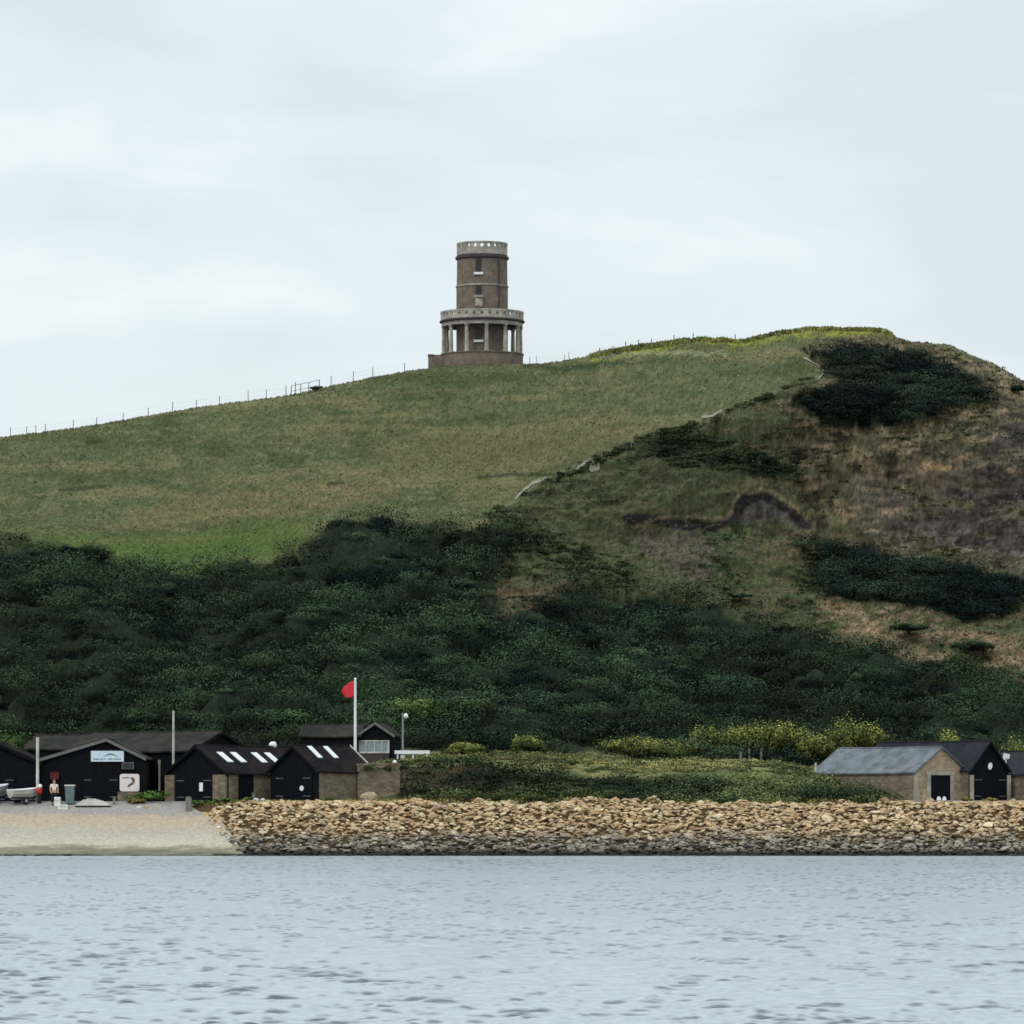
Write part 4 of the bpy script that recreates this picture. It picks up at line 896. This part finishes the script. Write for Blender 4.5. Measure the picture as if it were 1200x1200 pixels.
mb = MB(); mb.box((-4.5*qB, -.046, 5.9*qB), (9*qB, .01, .9*qB)); mb.prism([(x*qB, z*qB) for x, z in [(-3,-4.4),(-.5,-1.8),(2.8,.2),(2.4,-1.4),(0,-3.4),(-2.2,-5)]], -.062, -.056); mb.build('lettering', MT['posterink2'], sg)
mb = MB(); mb.box((X(150), -.12, Zp(897.5)), (14*qB, .1, 8*qB)); w_ = mb.build('window', MT['weatherwood'], rB)
mb = MB(); mb.box((X(150), -.18, Zp(897.5)), (12*qB, .03, 6.4*qB)); mb.build('pane', MT['darkglass'], w_)
mb = MB(); mb.box((X(151), -.04, Zp(934)), (26*qB, .12, 12*qB)); mb.build('brick_skirting', MT['rubble'], rB)
# far left black shed
rA, iA = shed('black_shed', 'black boarded shed at the left edge behind the beached boats', 'shed', on(-6, YB-.3), 0, 104*qB, 8, (939-893)*qB, (939-870)*qB, MT['black'], MT['black'], MT['roofdark'], barge=MT['black'])
board_door(rA, 0, -.05, 48*qB, 34*qB, MT['blackpaint'])
# long low sheds behind
Yc = YB+9.5; qc = Yc/F
rC, iC = shed('long_shed', 'long low shed with a brown grey roof running behind the sign shed', 'shed', on(258, Yc-1)+Vector((0, 0, .2)), R(60), 8.0, 175*qc, (936-881)*qc, (936-858.5)*qc, MT['black'], MT['black'], MT['roofbrown'], barge=MT['roofdark'])
rC2, iC2 = shed('back_shed', 'brown roofed shed behind the left end of the long shed', 'shed', on(112, Yc+7)+Vector((0, 0, .2)), R(74), 5.0, 72*qc, (936-876)*qc, (936-860.5)*qc, MT['black'], MT['black'], MT['roofbrown'], barge=MT['black'])
mb = MB(); mb.box((.02, 0, .9), (.13, .1, 2.0)); mb.box((.02, -.06, 2.0), (.18, .03, .3)); o = mb.build('downpipe_post', MT['wood']); tag(o, 'grey wooden post against the black wall left of the left boathouse', 'post'); o.location = on(186.5, YB+1)+Vector((0, 0, .9))
# --- wooden hut with the white window behind the flagpole
Yh = 424*K; qh = Yh/F; hb = on(440, Yh); zb = 957-(hb.z-CAM_H)/qh
rF, iF = shed('wooden_hut', 'dark wooden hut with a wide white framed window beside the flagpole', 'hut', hb, R(-6), 40*qh, 4.5, (zb-861)*qh, (zb-847.5)*qh, MT['black'], MT['black'], MT['roofbrown'], over=.2, barge=MT['weatherwood'])
zz = lambda py: (zb-py)*qh
wn = empty('window', (0, 0, 0)); wn.parent = rF
mb = MB(); mb.box((-2*qh, -.05, zz(875)), (35*qh, .05, 13*qh)); mb.build('pane', MT['glass'], wn)
mb = MB()
for x in (-19.5, -11, -1, 8, 15.5): mb.box((x*qh, -.1, zz(875)), ((2.2 if x in (-19.5, 15.5) else 1.0)*qh, .06, 15*qh))
mb.box((-2*qh, -.103, zz(868.2)), (37*qh, .07, 1.2*qh)); mb.box((-2*qh, -.103, zz(881.8)), (37*qh, .12, 1.8*qh)); mb.build('frame', MT['offwhite'], wn)
mb = MB(); mb.box((-2*qh, -.06, zz(890)), (36*qh, .1, 14*qh)); mb.build('lower_wall', MT['darkstone'], rF)
rF2, _ = shed('hut_annexe', 'low dark shed adjoining the wooden hut on its left', 'hut', on(424, Yh+1.6), R(84), 3.6, 68*qh, (zb-861)*qh, (zb-848)*qh, MT['black'], MT['black'], MT['roofbrown'], over=.18, barge=MT['roofdark'])
# --- right group
a = R(40); Yg_ = Yf-1.0; qg = Yg_/F; YgW = Yg_
wG = 66*qg/math.cos(a); LG = 110*qg/math.sin(a)
rG, iG = shed('stone_boathouse', 'pale stone boathouse with a blue grey slate roof and open doorway', 'boathouse', on(1103, YgW), a, wG, LG, 34*qg, 62*qg, MT['rubble_pale'], MT['rubble'], MT['slate'], barge=None, over=.16)
dw, dh = 25*qg/math.cos(a), 31*qg
mb = MB(); mb.box((-.15, -.03, dh/2-.05), (dw, .08, dh)); dd = mb.build('door', MT['blackpaint'], rG)
mb = MB()
for s in (-1, 1): mb.box((-.15+s*(dw/2+.16), -.05, dh/2), (.32, .12, dh))
mb.box((-.15, -.055, dh+.11), (dw+.8, .13, .26)); mb.build('door_surround', MT['palestone'], rG)
mb = MB(); mb.box((wG/2-.16, -.035, 16*qg), (.32, .08, 32*qg)); mb.box((-wG/2+.16, -.035, 16*qg), (.32, .08, 32*qg)); mb.build('quoins', MT['palestone'], rG)
for k, px in enumerate((-.5, .05)):
    mb = MB(); mb.tube([(0, 0, 0), (0, 0, .22)], [.17, .13], 12); mb.tube([(0, 0, .22), (0, 0, .28)], [.09, .09], 10)
    o = mb.build('float', MT['white']); tag(o, ('left' if k == 0 else 'right')+' of two small white floats lying in the stone boathouse doorway', 'float')
    o.location = rG.matrix_basis @ Vector((px-.1, -.35, .06))
YH = Yf+.8; qH = YH/F; wH = 49*qH/math.cos(a); LH = 118*qH/math.sin(a)
rH, iH = shed('black_boathouse', 'tall black fronted boathouse with a white oval in its gable', 'boathouse', on(1159.5, YH), a, wH, LH, 36*qH, 69*qH, MT['black'], MT['rubble'], MT['slatedark'], barge=MT['black'], over=.14)
board_door(rH, 0, -.05, wH*.86, 33*qH, MT['blackpaint'])
for s in (-1, 1):
    mb = MB(); mb.box((s*(wH/2-.07), -.1, 15*qH), (.26, .16, 31*qH)); mb.build('stone_pillar', MT['palestone'], rH)
ol = [(.20*math.cos(t)+.06*math.sin(t), .25*math.sin(t)-.02*math.cos(t)) for t in [k*math.pi/8 for k in range(16)]]
mb = MB(); mb.prism([(x, z+41*qH) for x, z in ol], -.1, -.05); mb.build('oval_plaque', MT['white'], rH)
YI = Yf-.2; qI = YI/F
rI, _ = shed('edge_boathouse', 'stone boathouse with a dark roof cut off by the right edge', 'boathouse', on(1296, YI), a, 6.2, 104*qI/math.sin(a), 32*qI, 58*qI, MT['rubble_pale'], MT['rubble'], MT['slatedark'], over=.16)
mb = MB(); mb.box((0, -.03, 1), (2.0, .08, 2.0)); mb.build('door', MT['blackpaint'], rI)
mb = MB(); mb.add([(0,0,0),(.55,0,.2),(.6,0,.5),(.15,0,.6),(0,.05,0),(.55,.05,.2),(.6,.05,.5),(.15,.05,.6)], [(0,1,2,3),(7,6,5,4),(0,4,5,1),(1,5,6,2),(2,6,7,3),(3,7,4,0)])
mb.box((.3, .025, -1.6), (.08, .05, 3.6)); o = mb.build('white_board', MT['white']); o.location = P(1174, 892, YH+4); tag(o, 'tilted white board on a post between the black boathouse and the edge boathouse', 'board')

# ------------------------------------------------------------------ poles, lamp, bench
def pole(name, label, cat, px, ytop, ybot, Y, r, m, rt=None):
    b = P(px, ybot, Y); g = ground(b.x, b.y); root = empty(name, (b.x, b.y, g), 0, label=label, cat=cat); H = P(px, ytop, Y).z-g
    mb = MB(); mb.tube([(0, 0, -.2), (0, 0, H*.5), (0, 0, H)], [r, r*.9, rt or r*.7], 10); mb.build('pole', m, root); return root, H
YFp = 414*K; rp, H = pole('flagpole', 'tall white flagpole beside the wooden hut window', 'flagpole', 416.3, 797, 884, YFp, .115, MT['white'], .085)
mb = MB(); mb.blob((0, 0, H+.07), (.1, .1, .1), 2, 0); mb.build('finial', MT['white'], rp)
qf = YFp/F; mb = MB(); nx, nz = 18, 10; vs = []
ft = [(0,-1),( -3,-1.8),(-7,-4.5),(-12,-8.5),(-13.5,-11)]; fb = [(0,-19),(-3,-20.5),(-7,-21),(-11,-20),(-13.5,-15)]
for i in range(nx+1):
    t = i/nx*4; k = min(int(t), 3); f_ = t-k
    for j in range(nz+1):
        s = j/nz; x = (ft[k][0]*(1-f_)+ft[k+1][0]*f_)*(1-s)+(fb[k][0]*(1-f_)+fb[k+1][0]*f_)*s; z = (ft[k][1]*(1-f_)+ft[k+1][1]*f_)*(1-s)+(fb[k][1]*(1-f_)+fb[k+1][1]*f_)*s
        vs.append((x*qf-.11, .10*math.sin(i*.8+j*.3)*i/nx*1.4, H+z*qf))
fs = [(i*(nz+1)+j, (i+1)*(nz+1)+j, (i+1)*(nz+1)+j+1, i*(nz+1)+j+1) for i in range(nx) for j in range(nz)]
fl = MB(); fl.add(vs, fs); fo = fl.build('flag', MT['red'], None, smooth=True); fo.location = rp.location; tag(fo, 'small red flag flying to the left from the white flagpole', 'flag')
sm = fo.modifiers.new('thick', 'SOLIDIFY'); sm.thickness = .012
pole('mast', 'thin white mast rising between the long shed and the left boathouse', 'mast', 203.2, 833, 906, Yf+4, .10, MT['offwhite'], .075)
pole('mast', 'short white post standing between the two black sheds at the left', 'post', 44.0, 864, 938, Yf-.4, .12, MT['offwhite'], .11)
lp, H = pole('lamp_post', 'grey lamp post with a round white lamp right of the hut', 'lamp post', 472, 836, 884, Yh-.5, .09, MT['galv'], .06)
mb = MB(); mb.tube([(0, 0, H-.1), (.14, -.02, H-.06), (.24, -.05, H-.12)], .03, 6); mb.build('arm', MT['galv'], lp)
mb = MB(); mb.blob((.24, -.05, H-.2), (.17, .15, .21), 2, 0); mb.build('lamp_head', MT['white'], lp, smooth=True)
bn = empty('white_barrier', on(483, Yh-1.2), 0, label='white painted horizontal rail right of the wooden hut', cat='barrier')
zr = P(483, 881.5, Yh-1.2).z-bn.location.z
mb = MB(); mb.box((0, 0, zr), (41*qh, .10, 4*qh)); mb.build('rail', MT['white'], bn)
for x in (-17, 1, 17): mb = MB(); mb.box((x*qh, .08, zr/2-.1), (.12, .06, zr+.1)); mb.build('post', MT['white'], bn)
mb = MB(); mb.tube([(0, 0, 0), (0, 0, .42)], [.2, .17], 10); o = mb.build('pale_drum', MT['offwhite']); o.location = on(472, Yh-1.6); o.location.z += .02; tag(o, 'small pale drum at the foot of the lamp post', 'drum')
mb = MB(); mb.blob((0, 0, .22), (.3, .2, .28), 2, .08); mb.build  # (shape kept for the cowl below)
o = mb.build('white_cowl', MT['white'], smooth=True); o.location = rD.matrix_basis @ Vector((-.1, LD*.70, hrD-.02)); tag(o, 'small white ventilator cowl on the ridge of the left boathouse', 'cowl')
def sstone(px, py, r, m, nm, lb, cat, Y=None):
    mb = MB(); mb.blob((0, 0, r*.5), (r, r*.8, r*.7), 2, .14); o = mb.build(nm, m); o.location = on(px, Y or 401.0*K); tag(o, lb, cat)
# concrete post at the corner of slipway and boulders
bp_ = empty('bollard', on(221, 400.4*K), 0, label='square grey post at the corner where slipway meets boulders', cat='post')
mb = MB(); mb.box((0, 0, .45), (.42, .4, 1.1)); mb.build('shaft', MT['wood'], bp_, bevel=.03); mb = MB(); mb.box((0, 0, 1.04), (.36, .34, .1)); mb.build('cap', MT['wood'], bp_, bevel=.03)
for px, lb in ((134, 'short grey post at the right side of the sign shed doors'), (297, 'short brown stake at the top of the boulders under the rooflights')):
    t_ = empty('short_post', on(px, 402*K), 0, label=lb, cat='post'); mb = MB(); mb.box((0, 0, .2), (.2, .18, .8), rz=.2); mb.build('shaft', MT['wood'], t_, bevel=.02)
    mb = MB(); mb.box((0, 0, .62), (.24, .22, .06), rz=.2); mb.build('cap', MT['wood'], t_)
sstone(163, 936, .2, MT['offwhite'], 'pale_stone', 'small pale stone at the foot of the green shrub', 'stone')
sstone(171, 936, .22, MT['rubble_pale'], 'reddish_stone', 'small reddish stone right of the pale stone by the shrub', 'stone')
sstone(300, 936, .24, MT['offwhite'], 'pale_stone', 'left of two pale stones below the four rooflights', 'stone')
sstone(308, 936, .22, MT['offwhite'], 'pale_stone', 'right of two pale stones below the four rooflights', 'stone')
sstone(432, 938, .62, MT['rubble_pale'], 'brown_boulder', 'largest brown boulder at the foot of the yard wall', 'boulder', 400.2*K)
# gravel heap
gh = MB(); vs = []; nx, ny = 40, 12
for i in range(nx+1):
    for j in range(ny+1):
        x = (i/nx-.5)*2.6; y = (j/ny-.5)*1.6; e = max(0, 1-(abs(x)/1.3)**2.4)*max(0, 1-(y/.8)**2)
        vs.append((x, y, -.06+e*.46*(1+random.uniform(-.16, .16))*(1-.25*x)))
gh.add(vs, [(i*(ny+1)+j, (i+1)*(ny+1)+j, (i+1)*(ny+1)+j+1, i*(ny+1)+j+1) for i in range(nx) for j in range(ny)])
o = gh.build('gravel_heap', MT['concrete']); o.location = on(110, 402.0*K)+Vector((0, 0, .06)); tag(o, 'low heap of pale gravel in front of the sign shed doors', 'gravel heap')

# ------------------------------------------------------------------ fences
def fence(name, label, pts, ph=.95, wires=(.45, .8), r=.035, m=None, lean=.05):
    ps = [hit(px, py+2) if py else None for px, py in pts]; root = empty(name, ps[0], 0, label=label, cat='fence'); o0 = ps[0]; tops = []
    for p in ps:
        d = p-o0; mb = MB(); lx = random.uniform(-lean, lean); hh = ph*random.uniform(.85, 1.12)
        mb.tube([(d.x, d.y, d.z-.2), (d.x+lx, d.y, d.z+hh)], [r, r*.85], 6); mb.build('post', m or MT['postdark'], root); tops.append((d, lx, hh))
    for w in wires:
        mb = MB(); mb.tube([(d.x+lx*w, d.y-.03, d.z+w*ph) for d, lx, hh in tops], .0045, 4); mb.build('wire', MT['galv'], root)
    return root
yc = lambda u: float(np.interp(u, US, pchip(cu, cp, US)))
fence('wire_fence', 'post and wire fence along the skyline left of the tower', [(u, yc(u)) for u in (12,31,42,53,86,113,144,174,202,230,257,291,312,335)], wires=(.5, .85))
fence('wire_fence', 'short run of fence climbing to the tower from the stile', [(u, yc(u)) for u in (388,414,437,474)], 1.05, wires=(.5, .85))
fence('wire_fence', 'thin fence posts on the skyline just right of the tower', [(u, yc(u)) for u in (621,629,662,667)], .8, r=.025)
fence('wire_fence', 'weathered fence posts along the headland crest', [(u, yc(u)) for u in (703,719,733,748,764,790,812,862)], .75, r=.05, m=MT['wood'])
fence('edge_fence', 'fence posts following the cliff edge of the field', [(u, p_) for u, p_ in ((652,556),(665,551),(680,545),(705,538),(740,524),(772,512))], .8, r=.04, m=MT['wood'])
# stile on the skyline
st = empty('stile', hit(352, yc(352)+2), 0, label='spindly wooden stile with rails on the skyline left of the tower', cat='stile')
g0 = st.location
for x, hh in ((-.9, 1.0), (-.5, 1.25), (.0, 1.0), (.75, 1.0), (1.75, 1.0)):
    zg = ground(g0.x+x, g0.y)-g0.z; mb = MB(); mb.tube([(x, 0, zg-.2), (x+.05, 0, zg+hh)], .035, 6); mb.build('post', MT['postdark'], st)
for z in (.45, .95):
    mb = MB(); zl = ground(g0.x-.9, g0.y)-g0.z; zr_ = ground(g0.x+1.8, g0.y)-g0.z; mb.tube([(-.9, -.04, zl+z), (1.8, -.04, zr_+z)], .022, 6); mb.build('rail', MT['postdark'], st)
shrub('skyline_bush', 'small dark bush on the skyline right of the stile', 'bush', hit(371, yc(371)+2), .62, .5, .5, lin(28,42,34)*1.3, lin(48,62,44)*1.3, n=8, per=50, size=.08, seed=71)
for k, (px, lb) in enumerate(((96, 'post of drift timber standing in the grass terrace'),)): pass
for k, (px, py, lb) in enumerate(((878, 893, 'bare grey post in front of the gorse, left of the pair'), (892, 893, 'bare grey post in front of the gorse, right of the pair'), (871-3, 908, 'dark stub on the grass terrace'), (956, 908, 'small pale marker post at the left end of the slate roofed boathouse'))):
    t_ = empty('marker_post', on(px, 420*K if py < 900 else 410*K), 0, label=lb, cat='post')
    mb = MB(); mb.box((0, 0, .4), (.12, .12, 1.1), rz=.3*k); mb.build('shaft', MT['offwhite'] if k == 3 else MT['wood'], t_); mb = MB(); mb.box((0, 0, .97), (.15, .15, .05), rz=.3*k); mb.build('cap', MT['wood'], t_)

# ------------------------------------------------------------------ boats
def boat(label, loc, rz, L, B, H, mtop, mbot, cat='boat'):
    root = empty('dinghy', loc, rz, label=label, cat=cat); n = 12; sec = []
    for i in range(n+1):
        t = i/n; b = B/2*(1-max(0, (t-.45)/.55)**2.4)*(.82+.18*min(1, t/.3)); k = H*.1*max(0, (t-.6)/.4)**2*3; s = H*(1+.28*t*t)
        y = t*L-L/2+(.12*L*max(0, t-.9)*2)
        sec.append([(-b, y, s), (-b*.92, y, s*.55+k*.4), (-b*.55, y, H*.16+k), (0, y, k), (b*.55, y, H*.16+k), (b*.92, y, s*.55+k*.4), (b, y, s)])
    def skin(i0, i1):
        mb = MB(); vs = [p for s_ in sec for p in s_[i0:i1]]; w = i1-i0
        mb.add(vs, [(i*w+j, (i+1)*w+j, (i+1)*w+j+1, i*w+j+1) for i in range(n) for j in range(w-1)]); return mb
    up = MB()
    for i0, i1 in ((0, 3), (4, 7)): m_ = skin(i0, i1); up.add(m_.v, m_.f)
    up.add(sec[0], [tuple(range(7))]); h = up.build('hull', mtop, root, smooth=False)
    skin(2, 5).build('keel', mbot, root)
    mb = MB(); mb.tube([s_[0] for s_ in sec]+[s_[6] for s_ in reversed(sec)], .045, 6); mb.build('gunwale', MT['white'], root)
    mb = MB(); vs = [(s_[0][0]*.95, s_[0][1], s_[0][2]*.93) for s_ in sec]+[(s_[6][0]*.95, s_[6][1], s_[6][2]*.93) for s_ in sec]
    mb.add(vs, [(i, i+1, n+1+i+1, n+1+i) for i in range(n)]); mb.build('cover', MT['offwhite'], root)
    return root
def trailer(label, loc, rz, L=2.2):
    root = empty('boat_trailer', loc, rz, label=label, cat='trailer'); mb = MB()
    mb.box((0, 0, .36), (.08, L, .08)); mb.box((0, -.2, .36), (1.1, .07, .06)); mb.box((0, .7, .38), (.8, .07, .06)); mb.build('frame', MT['galv'], root)
    for s in (-1, 1):
        mb = MB(); mb.tube([(s*.52, -.2, .25), (s*.66, -.2, .25)], .25, 16); w_ = mb.build('wheel', MT['rubber'], root); mb = MB(); mb.tube([(s*.665, -.2, .25), (s*.68, -.2, .25)], .12, 12); mb.build('rim', MT['galv'], w_)
    return root
Yb = 402.6*K
l1 = on(28, Yb); trailer('low galvanised trailer carrying the cream dinghy', l1, R(-52)); b1 = boat('cream dinghy with a dark red bottom parked left of the red buoy', l1+Vector((0, 0, .42)), R(-52), 2.3, 1.15, .6, MT['offwhite'], MT['redhull'])
l2 = on(-8, Yb); trailer('trailer under the grey covered dinghy at the left edge', l2, R(-40)); boat('grey covered dinghy cut off by the left edge', l2+Vector((0, 0, .45)), R(-40), 2.8, 1.3, .78, MT['galv'], MT['rubber'])
bu = empty('buoy', on(46, Yb)+Vector((0, 0, .0)), 0, label='red mooring buoy with a white top beside the cream dinghy', cat='buoy')
mb = MB(); mb.tube([(0, 0, 0), (0, 0, .75)], [.16, .12], 10); mb.build('stand', MT['rubber'], bu)
mb = MB(); mb.blob((0, 0, .97), (.24, .24, .30), 2, 0); mb.build('float_body', MT['redpaint'], bu, smooth=True)
mb = MB(); mb.blob((.05, 0, 1.28), (.17, .17, .16), 2, 0); mb.build('float_cap', MT['white'], bu, smooth=True)
# bin, boxes
bb = empty('wheeled_bin', on(82, 402.3*K), 0, label='grey green wheeled bin with a pale lid beside the person', cat='bin')
mb = MB(); mb.add([(-.28,-.28,.08),(.28,-.28,.08),(.28,.28,.08),(-.28,.28,.08),(-.34,-.34,1.3),(.34,-.34,1.3),(.34,.34,1.3),(-.34,.34,1.3)], [(3,2,1,0),(4,5,6,7),(0,1,5,4),(1,2,6,5),(2,3,7,6),(3,0,4,7)]); mb.build('bin_body', MT['greybin'], bb, bevel=.04)
mb = MB(); mb.box((0, 0, 1.38), (.74, .76, .12)); mb.build('lid', MT['offwhite'], bb, bevel=.03)
for s in (-1, 1): mb = MB(); mb.tube([(s*.27, .3, .1), (s*.34, .3, .1)], .1, 12); mb.build('wheel', MT['rubber'], bb)
def crate(px, lb, w, d, h, rz, Y, dz=0):
    r_ = empty('cool_box', on(px, Y)+Vector((0, 0, dz)), rz, label=lb, cat='box'); mb = MB(); mb.box((0, 0, h*.42), (w, d, h*.84)); mb.build('tub', MT['fridgewhite'], r_, bevel=.03)
    mb = MB(); mb.box((0, 0, h*.93), (w*1.05, d*1.05, h*.16)); mb.build('lid', MT['white'], r_, bevel=.02); mb = MB(); mb.tube([(-w*.3, -d/2-.02, h*.7), (-w*.3, -d/2-.07, h*.6), (w*.3, -d/2-.07, h*.6), (w*.3, -d/2-.02, h*.7)], .014, 6); mb.build('handle', MT['rubber'], r_)
crate(73.5, 'wide cream cool box lying in front of the person', .72, .4, .36, 0.05, 400.9*K)
crate(67.5, 'upright cream box just behind the wide cool box', .42, .36, .66, -.1, 401.7*K)

# ------------------------------------------------------------------ person
def skinned(name, joints, edges, mat_, parent, sub=1):
    me = bpy.data.meshes.new(name); me.from_pydata([j[:3] for j in joints], edges, []); ob = bpy.data.objects.new(name, me); COL.objects.link(ob)
    md = ob.modifiers.new('skin', 'SKIN'); 
    for i, j in enumerate(joints):
        rr_ = j[3]; me.skin_vertices[0].data[i].radius = rr_ if isinstance(rr_, tuple) else (rr_, rr_)
    me.skin_vertices[0].data[0].use_root = True; md.use_smooth_shade = True
    s_ = ob.modifiers.new('sub', 'SUBSURF'); s_.levels = sub; s_.render_levels = sub+1
    me.materials.append(mat_); ob.parent = parent; return ob
def person(label, loc, rz):
    p = empty('person', loc, rz, label=label, cat='person')
    J = [(0,0,.98,(.15,.11)), (0,0,1.20,(.14,.10)), (0,0,1.42,(.17,.10)), (0,-.01,1.53,.06), (0,-.02,1.60,.075), (0,-.02,1.72,.095), (0,-.02,1.80,.075),
         (.10,0,.90,.095), (.11,-.02,.50,.065), (.11,0,.10,.042), (.12,-.14,.04,.04), (-.10,0,.90,.095), (-.12,.03,.50,.065), (-.13,.08,.10,.042), (-.14,-.06,.04,.04),
         (.20,0,1.43,.06), (.27,.01,1.17,.045), (.24,-.16,.98,.034), (.23,-.22,.94,.03), (-.20,0,1.43,.06), (-.29,.0,1.17,.045), (-.27,-.12,.96,.034), (-.26,-.18,.91,.03)]
    E = [(0,1),(1,2),(2,3),(3,4),(4,5),(5,6),(0,7),(7,8),(8,9),(9,10),(0,11),(11,12),(12,13),(13,14),(2,15),(15,16),(16,17),(17,18),(2,19),(19,20),(20,21),(21,22)]
    # fingers
    for b, sx in ((18, 1), (22, -1)):
        x, y, z = J[b][:3]
        for k in range(5):
            n0 = len(J); dx = (-.03+.017*k)*1.0; ln = (.05, .075, .08, .075, .06)[k] if k else .05
            if k == 0: J += [(x-sx*.035, y-.01, z-.01, .009), (x-sx*.05, y-.04, z-.04, .008)]
            else: J += [(x+dx, y-.04, z-.04, .009), (x+dx, y-.045-ln*.3, z-.04-ln*.8, .008)]
            E += [(b, n0), (n0, n0+1)]
    skinned('body', J, E, MT['skin'], p)
    T = [(0,0,1.0,(.175,.13)), (0,0,1.2,(.165,.12)), (0,0,1.42,(.19,.118)), (0,-.01,1.50,.085), (.21,0,1.43,.078), (.26,.01,1.24,.066), (-.21,0,1.43,.078), (-.275,0,1.24,.066)]
    skinned('shirt', T, [(0,1),(1,2),(2,3),(2,4),(4,5),(2,6),(6,7)], MT['pinktop'], p)
    S_ = [(0,0,.98,(.185,.14)), (.11,0,.86,.12), (.115,-.02,.50,.09), (.11,0,.14,.07), (-.11,0,.86,.12), (-.12,.03,.50,.09), (-.13,.08,.14,.07)]
    skinned('trousers', S_, [(0,1),(1,2),(2,3),(0,4),(4,5),(5,6)], MT['darkcloth'], p)
    mb = MB(); mb.blob((0, .015, 1.80), (.115, .125, .10), 3, .05); mb.blob((0, .06, 1.70), (.11, .075, .15), 3, .05); mb.build('hair', MT['hair'], p, smooth=True)
    for s in (-1, 1): mb = MB(); mb.box((s*.125, -.05 if s > 0 else .03, .04), (.10, .27, .09)); mb.build('shoe', MT['darkcloth'], p, bevel=.03)
    mb = MB(); mb.blob((0, -.125, 1.70), (.016, .022, .024), 1, 0)
    for s in (-1, 1): mb.blob((s*.1, 0, 1.71), (.014, .025, .034), 1, 0)
    mb.build('nose_and_ears', MT['skin'], p)
    mb = MB(); 
    for s in (-1, 1): mb.blob((s*.038, -.112, 1.735), (.013, .008, .009), 1, 0)
    mb.build('eyes', MT['darkcloth'], p); mb = MB(); mb.blob((0, -.105, 1.655), (.028, .01, .008), 1, 0); mb.build('mouth', MT['redpaint'], p)
    return p
person('person in a peach shirt and dark trousers standing behind the cream boxes', on(63.5, 402.0*K)+Vector((0, 0, .04)), .25)
mb = MB(); mb.box((0, -.03, .0), (.62, .1, .5)); mb.tube([(-.25, -.03, .24), (0, -.03, .34), (.25, -.03, .24)], .02, 6); o = mb.build('red_tarpaulin', mat('dark_red_cloth', (.10,.014,.016), .85, .3, 4, .3), bevel=.05)
o.location = on(64, YB)+Vector((0, -.09, 34*qB-.2)); tag(o, 'dark red cloth hanging on the black shed wall behind the person', 'cloth')

# ------------------------------------------------------------------ sky and light
w = bpy.data.worlds.new('World'); scn.world = w; w.use_nodes = True; nt = w.node_tree; N = nt.nodes; L = nt.links
SUN_EL, SUN_AZ = R(48), R(215)          # azimuth clockwise from +Y (north)
bg = N['Background']; bg.inputs['Strength'].default_value = .10
sky = N.new('ShaderNodeTexSky'); sky.sky_type = 'NISHITA'; sky.sun_disc = False; sky.sun_elevation = SUN_EL; sky.sun_rotation = SUN_AZ
tc = N.new('ShaderNodeTexCoord'); mp = N.new('ShaderNodeMapping'); mp.inputs['Scale'].default_value = (1, 1, 3.0); mp.inputs['Location'].default_value = (.35, 0, .2)
L.new(tc.outputs['Generated'], mp.inputs[0])
n1 = N.new('ShaderNodeTexNoise'); n1.inputs['Scale'].default_value = 5.5; n1.inputs['Detail'].default_value = 5; n1.inputs['Roughness'].default_value = .5; n1.inputs['Distortion'].default_value = .3
L.new(mp.outputs[0], n1.inputs[0])
cr = N.new('ShaderNodeValToRGB'); e = cr.color_ramp.elements
e[0].position = .38; e[0].color = (7.5, 8.3, 8.7, 1); e[1].position = .62; e[1].color = (9.9, 10.3, 10.5, 1); x = e.new(.5); x.color = (8.3, 9.15, 9.6, 1)
L.new(n1.outputs['Fac'], cr.inputs[0])
mx = N.new('ShaderNodeMix'); mx.data_type = 'RGBA'; mx.inputs['Factor'].default_value = .93
sz = N.new('ShaderNodeSeparateXYZ'); L.new(tc.outputs['Generated'], sz.inputs[0])
zr = N.new('ShaderNodeMapRange'); zr.inputs[1].default_value = .33; zr.inputs[2].default_value = 1; zr.inputs[3].default_value = 1; zr.inputs[4].default_value = 2.1; L.new(sz.outputs[2], zr.inputs[0])
vs_ = N.new('ShaderNodeVectorMath'); vs_.operation = 'SCALE'; L.new(cr.outputs[0], vs_.inputs[0]); L.new(zr.outputs[0], vs_.inputs['Scale'])
L.new(sky.outputs[0], mx.inputs['A']); L.new(vs_.outputs[0], mx.inputs['B']); L.new(mx.outputs['Result'], bg.inputs['Color'])
sl = bpy.data.lights.new('sun', 'SUN'); sl.energy = 1.1; sl.angle = R(14); sl.color = (1, .97, .92)
so = bpy.data.objects.new('sun', sl); COL.objects.link(so)
dv = Vector((math.sin(SUN_AZ)*math.cos(SUN_EL), math.cos(SUN_AZ)*math.cos(SUN_EL), math.sin(SUN_EL)))
so.rotation_euler = dv.to_track_quat('Z', 'Y').to_euler(); so.location = dv*200

# ------------------------------------------------------------------ camera
cam = bpy.data.cameras.new('camera'); co = bpy.data.objects.new('camera', cam); COL.objects.link(co)
co.location = (0, 0, CAM_H); co.rotation_euler = (R(90), 0, 0); cam.sensor_width = 36; cam.lens = 36*F/1200
cam.shift_y = (HZ-600)/1200; cam.clip_end = 20000; cam.clip_start = .5; scn.camera = co
scn.view_settings.view_transform = 'Standard'; scn.view_settings.look = 'None'; scn.view_settings.exposure = 0
scn.render.engine = 'CYCLES'; scn.cycles.filter_width = 1.6
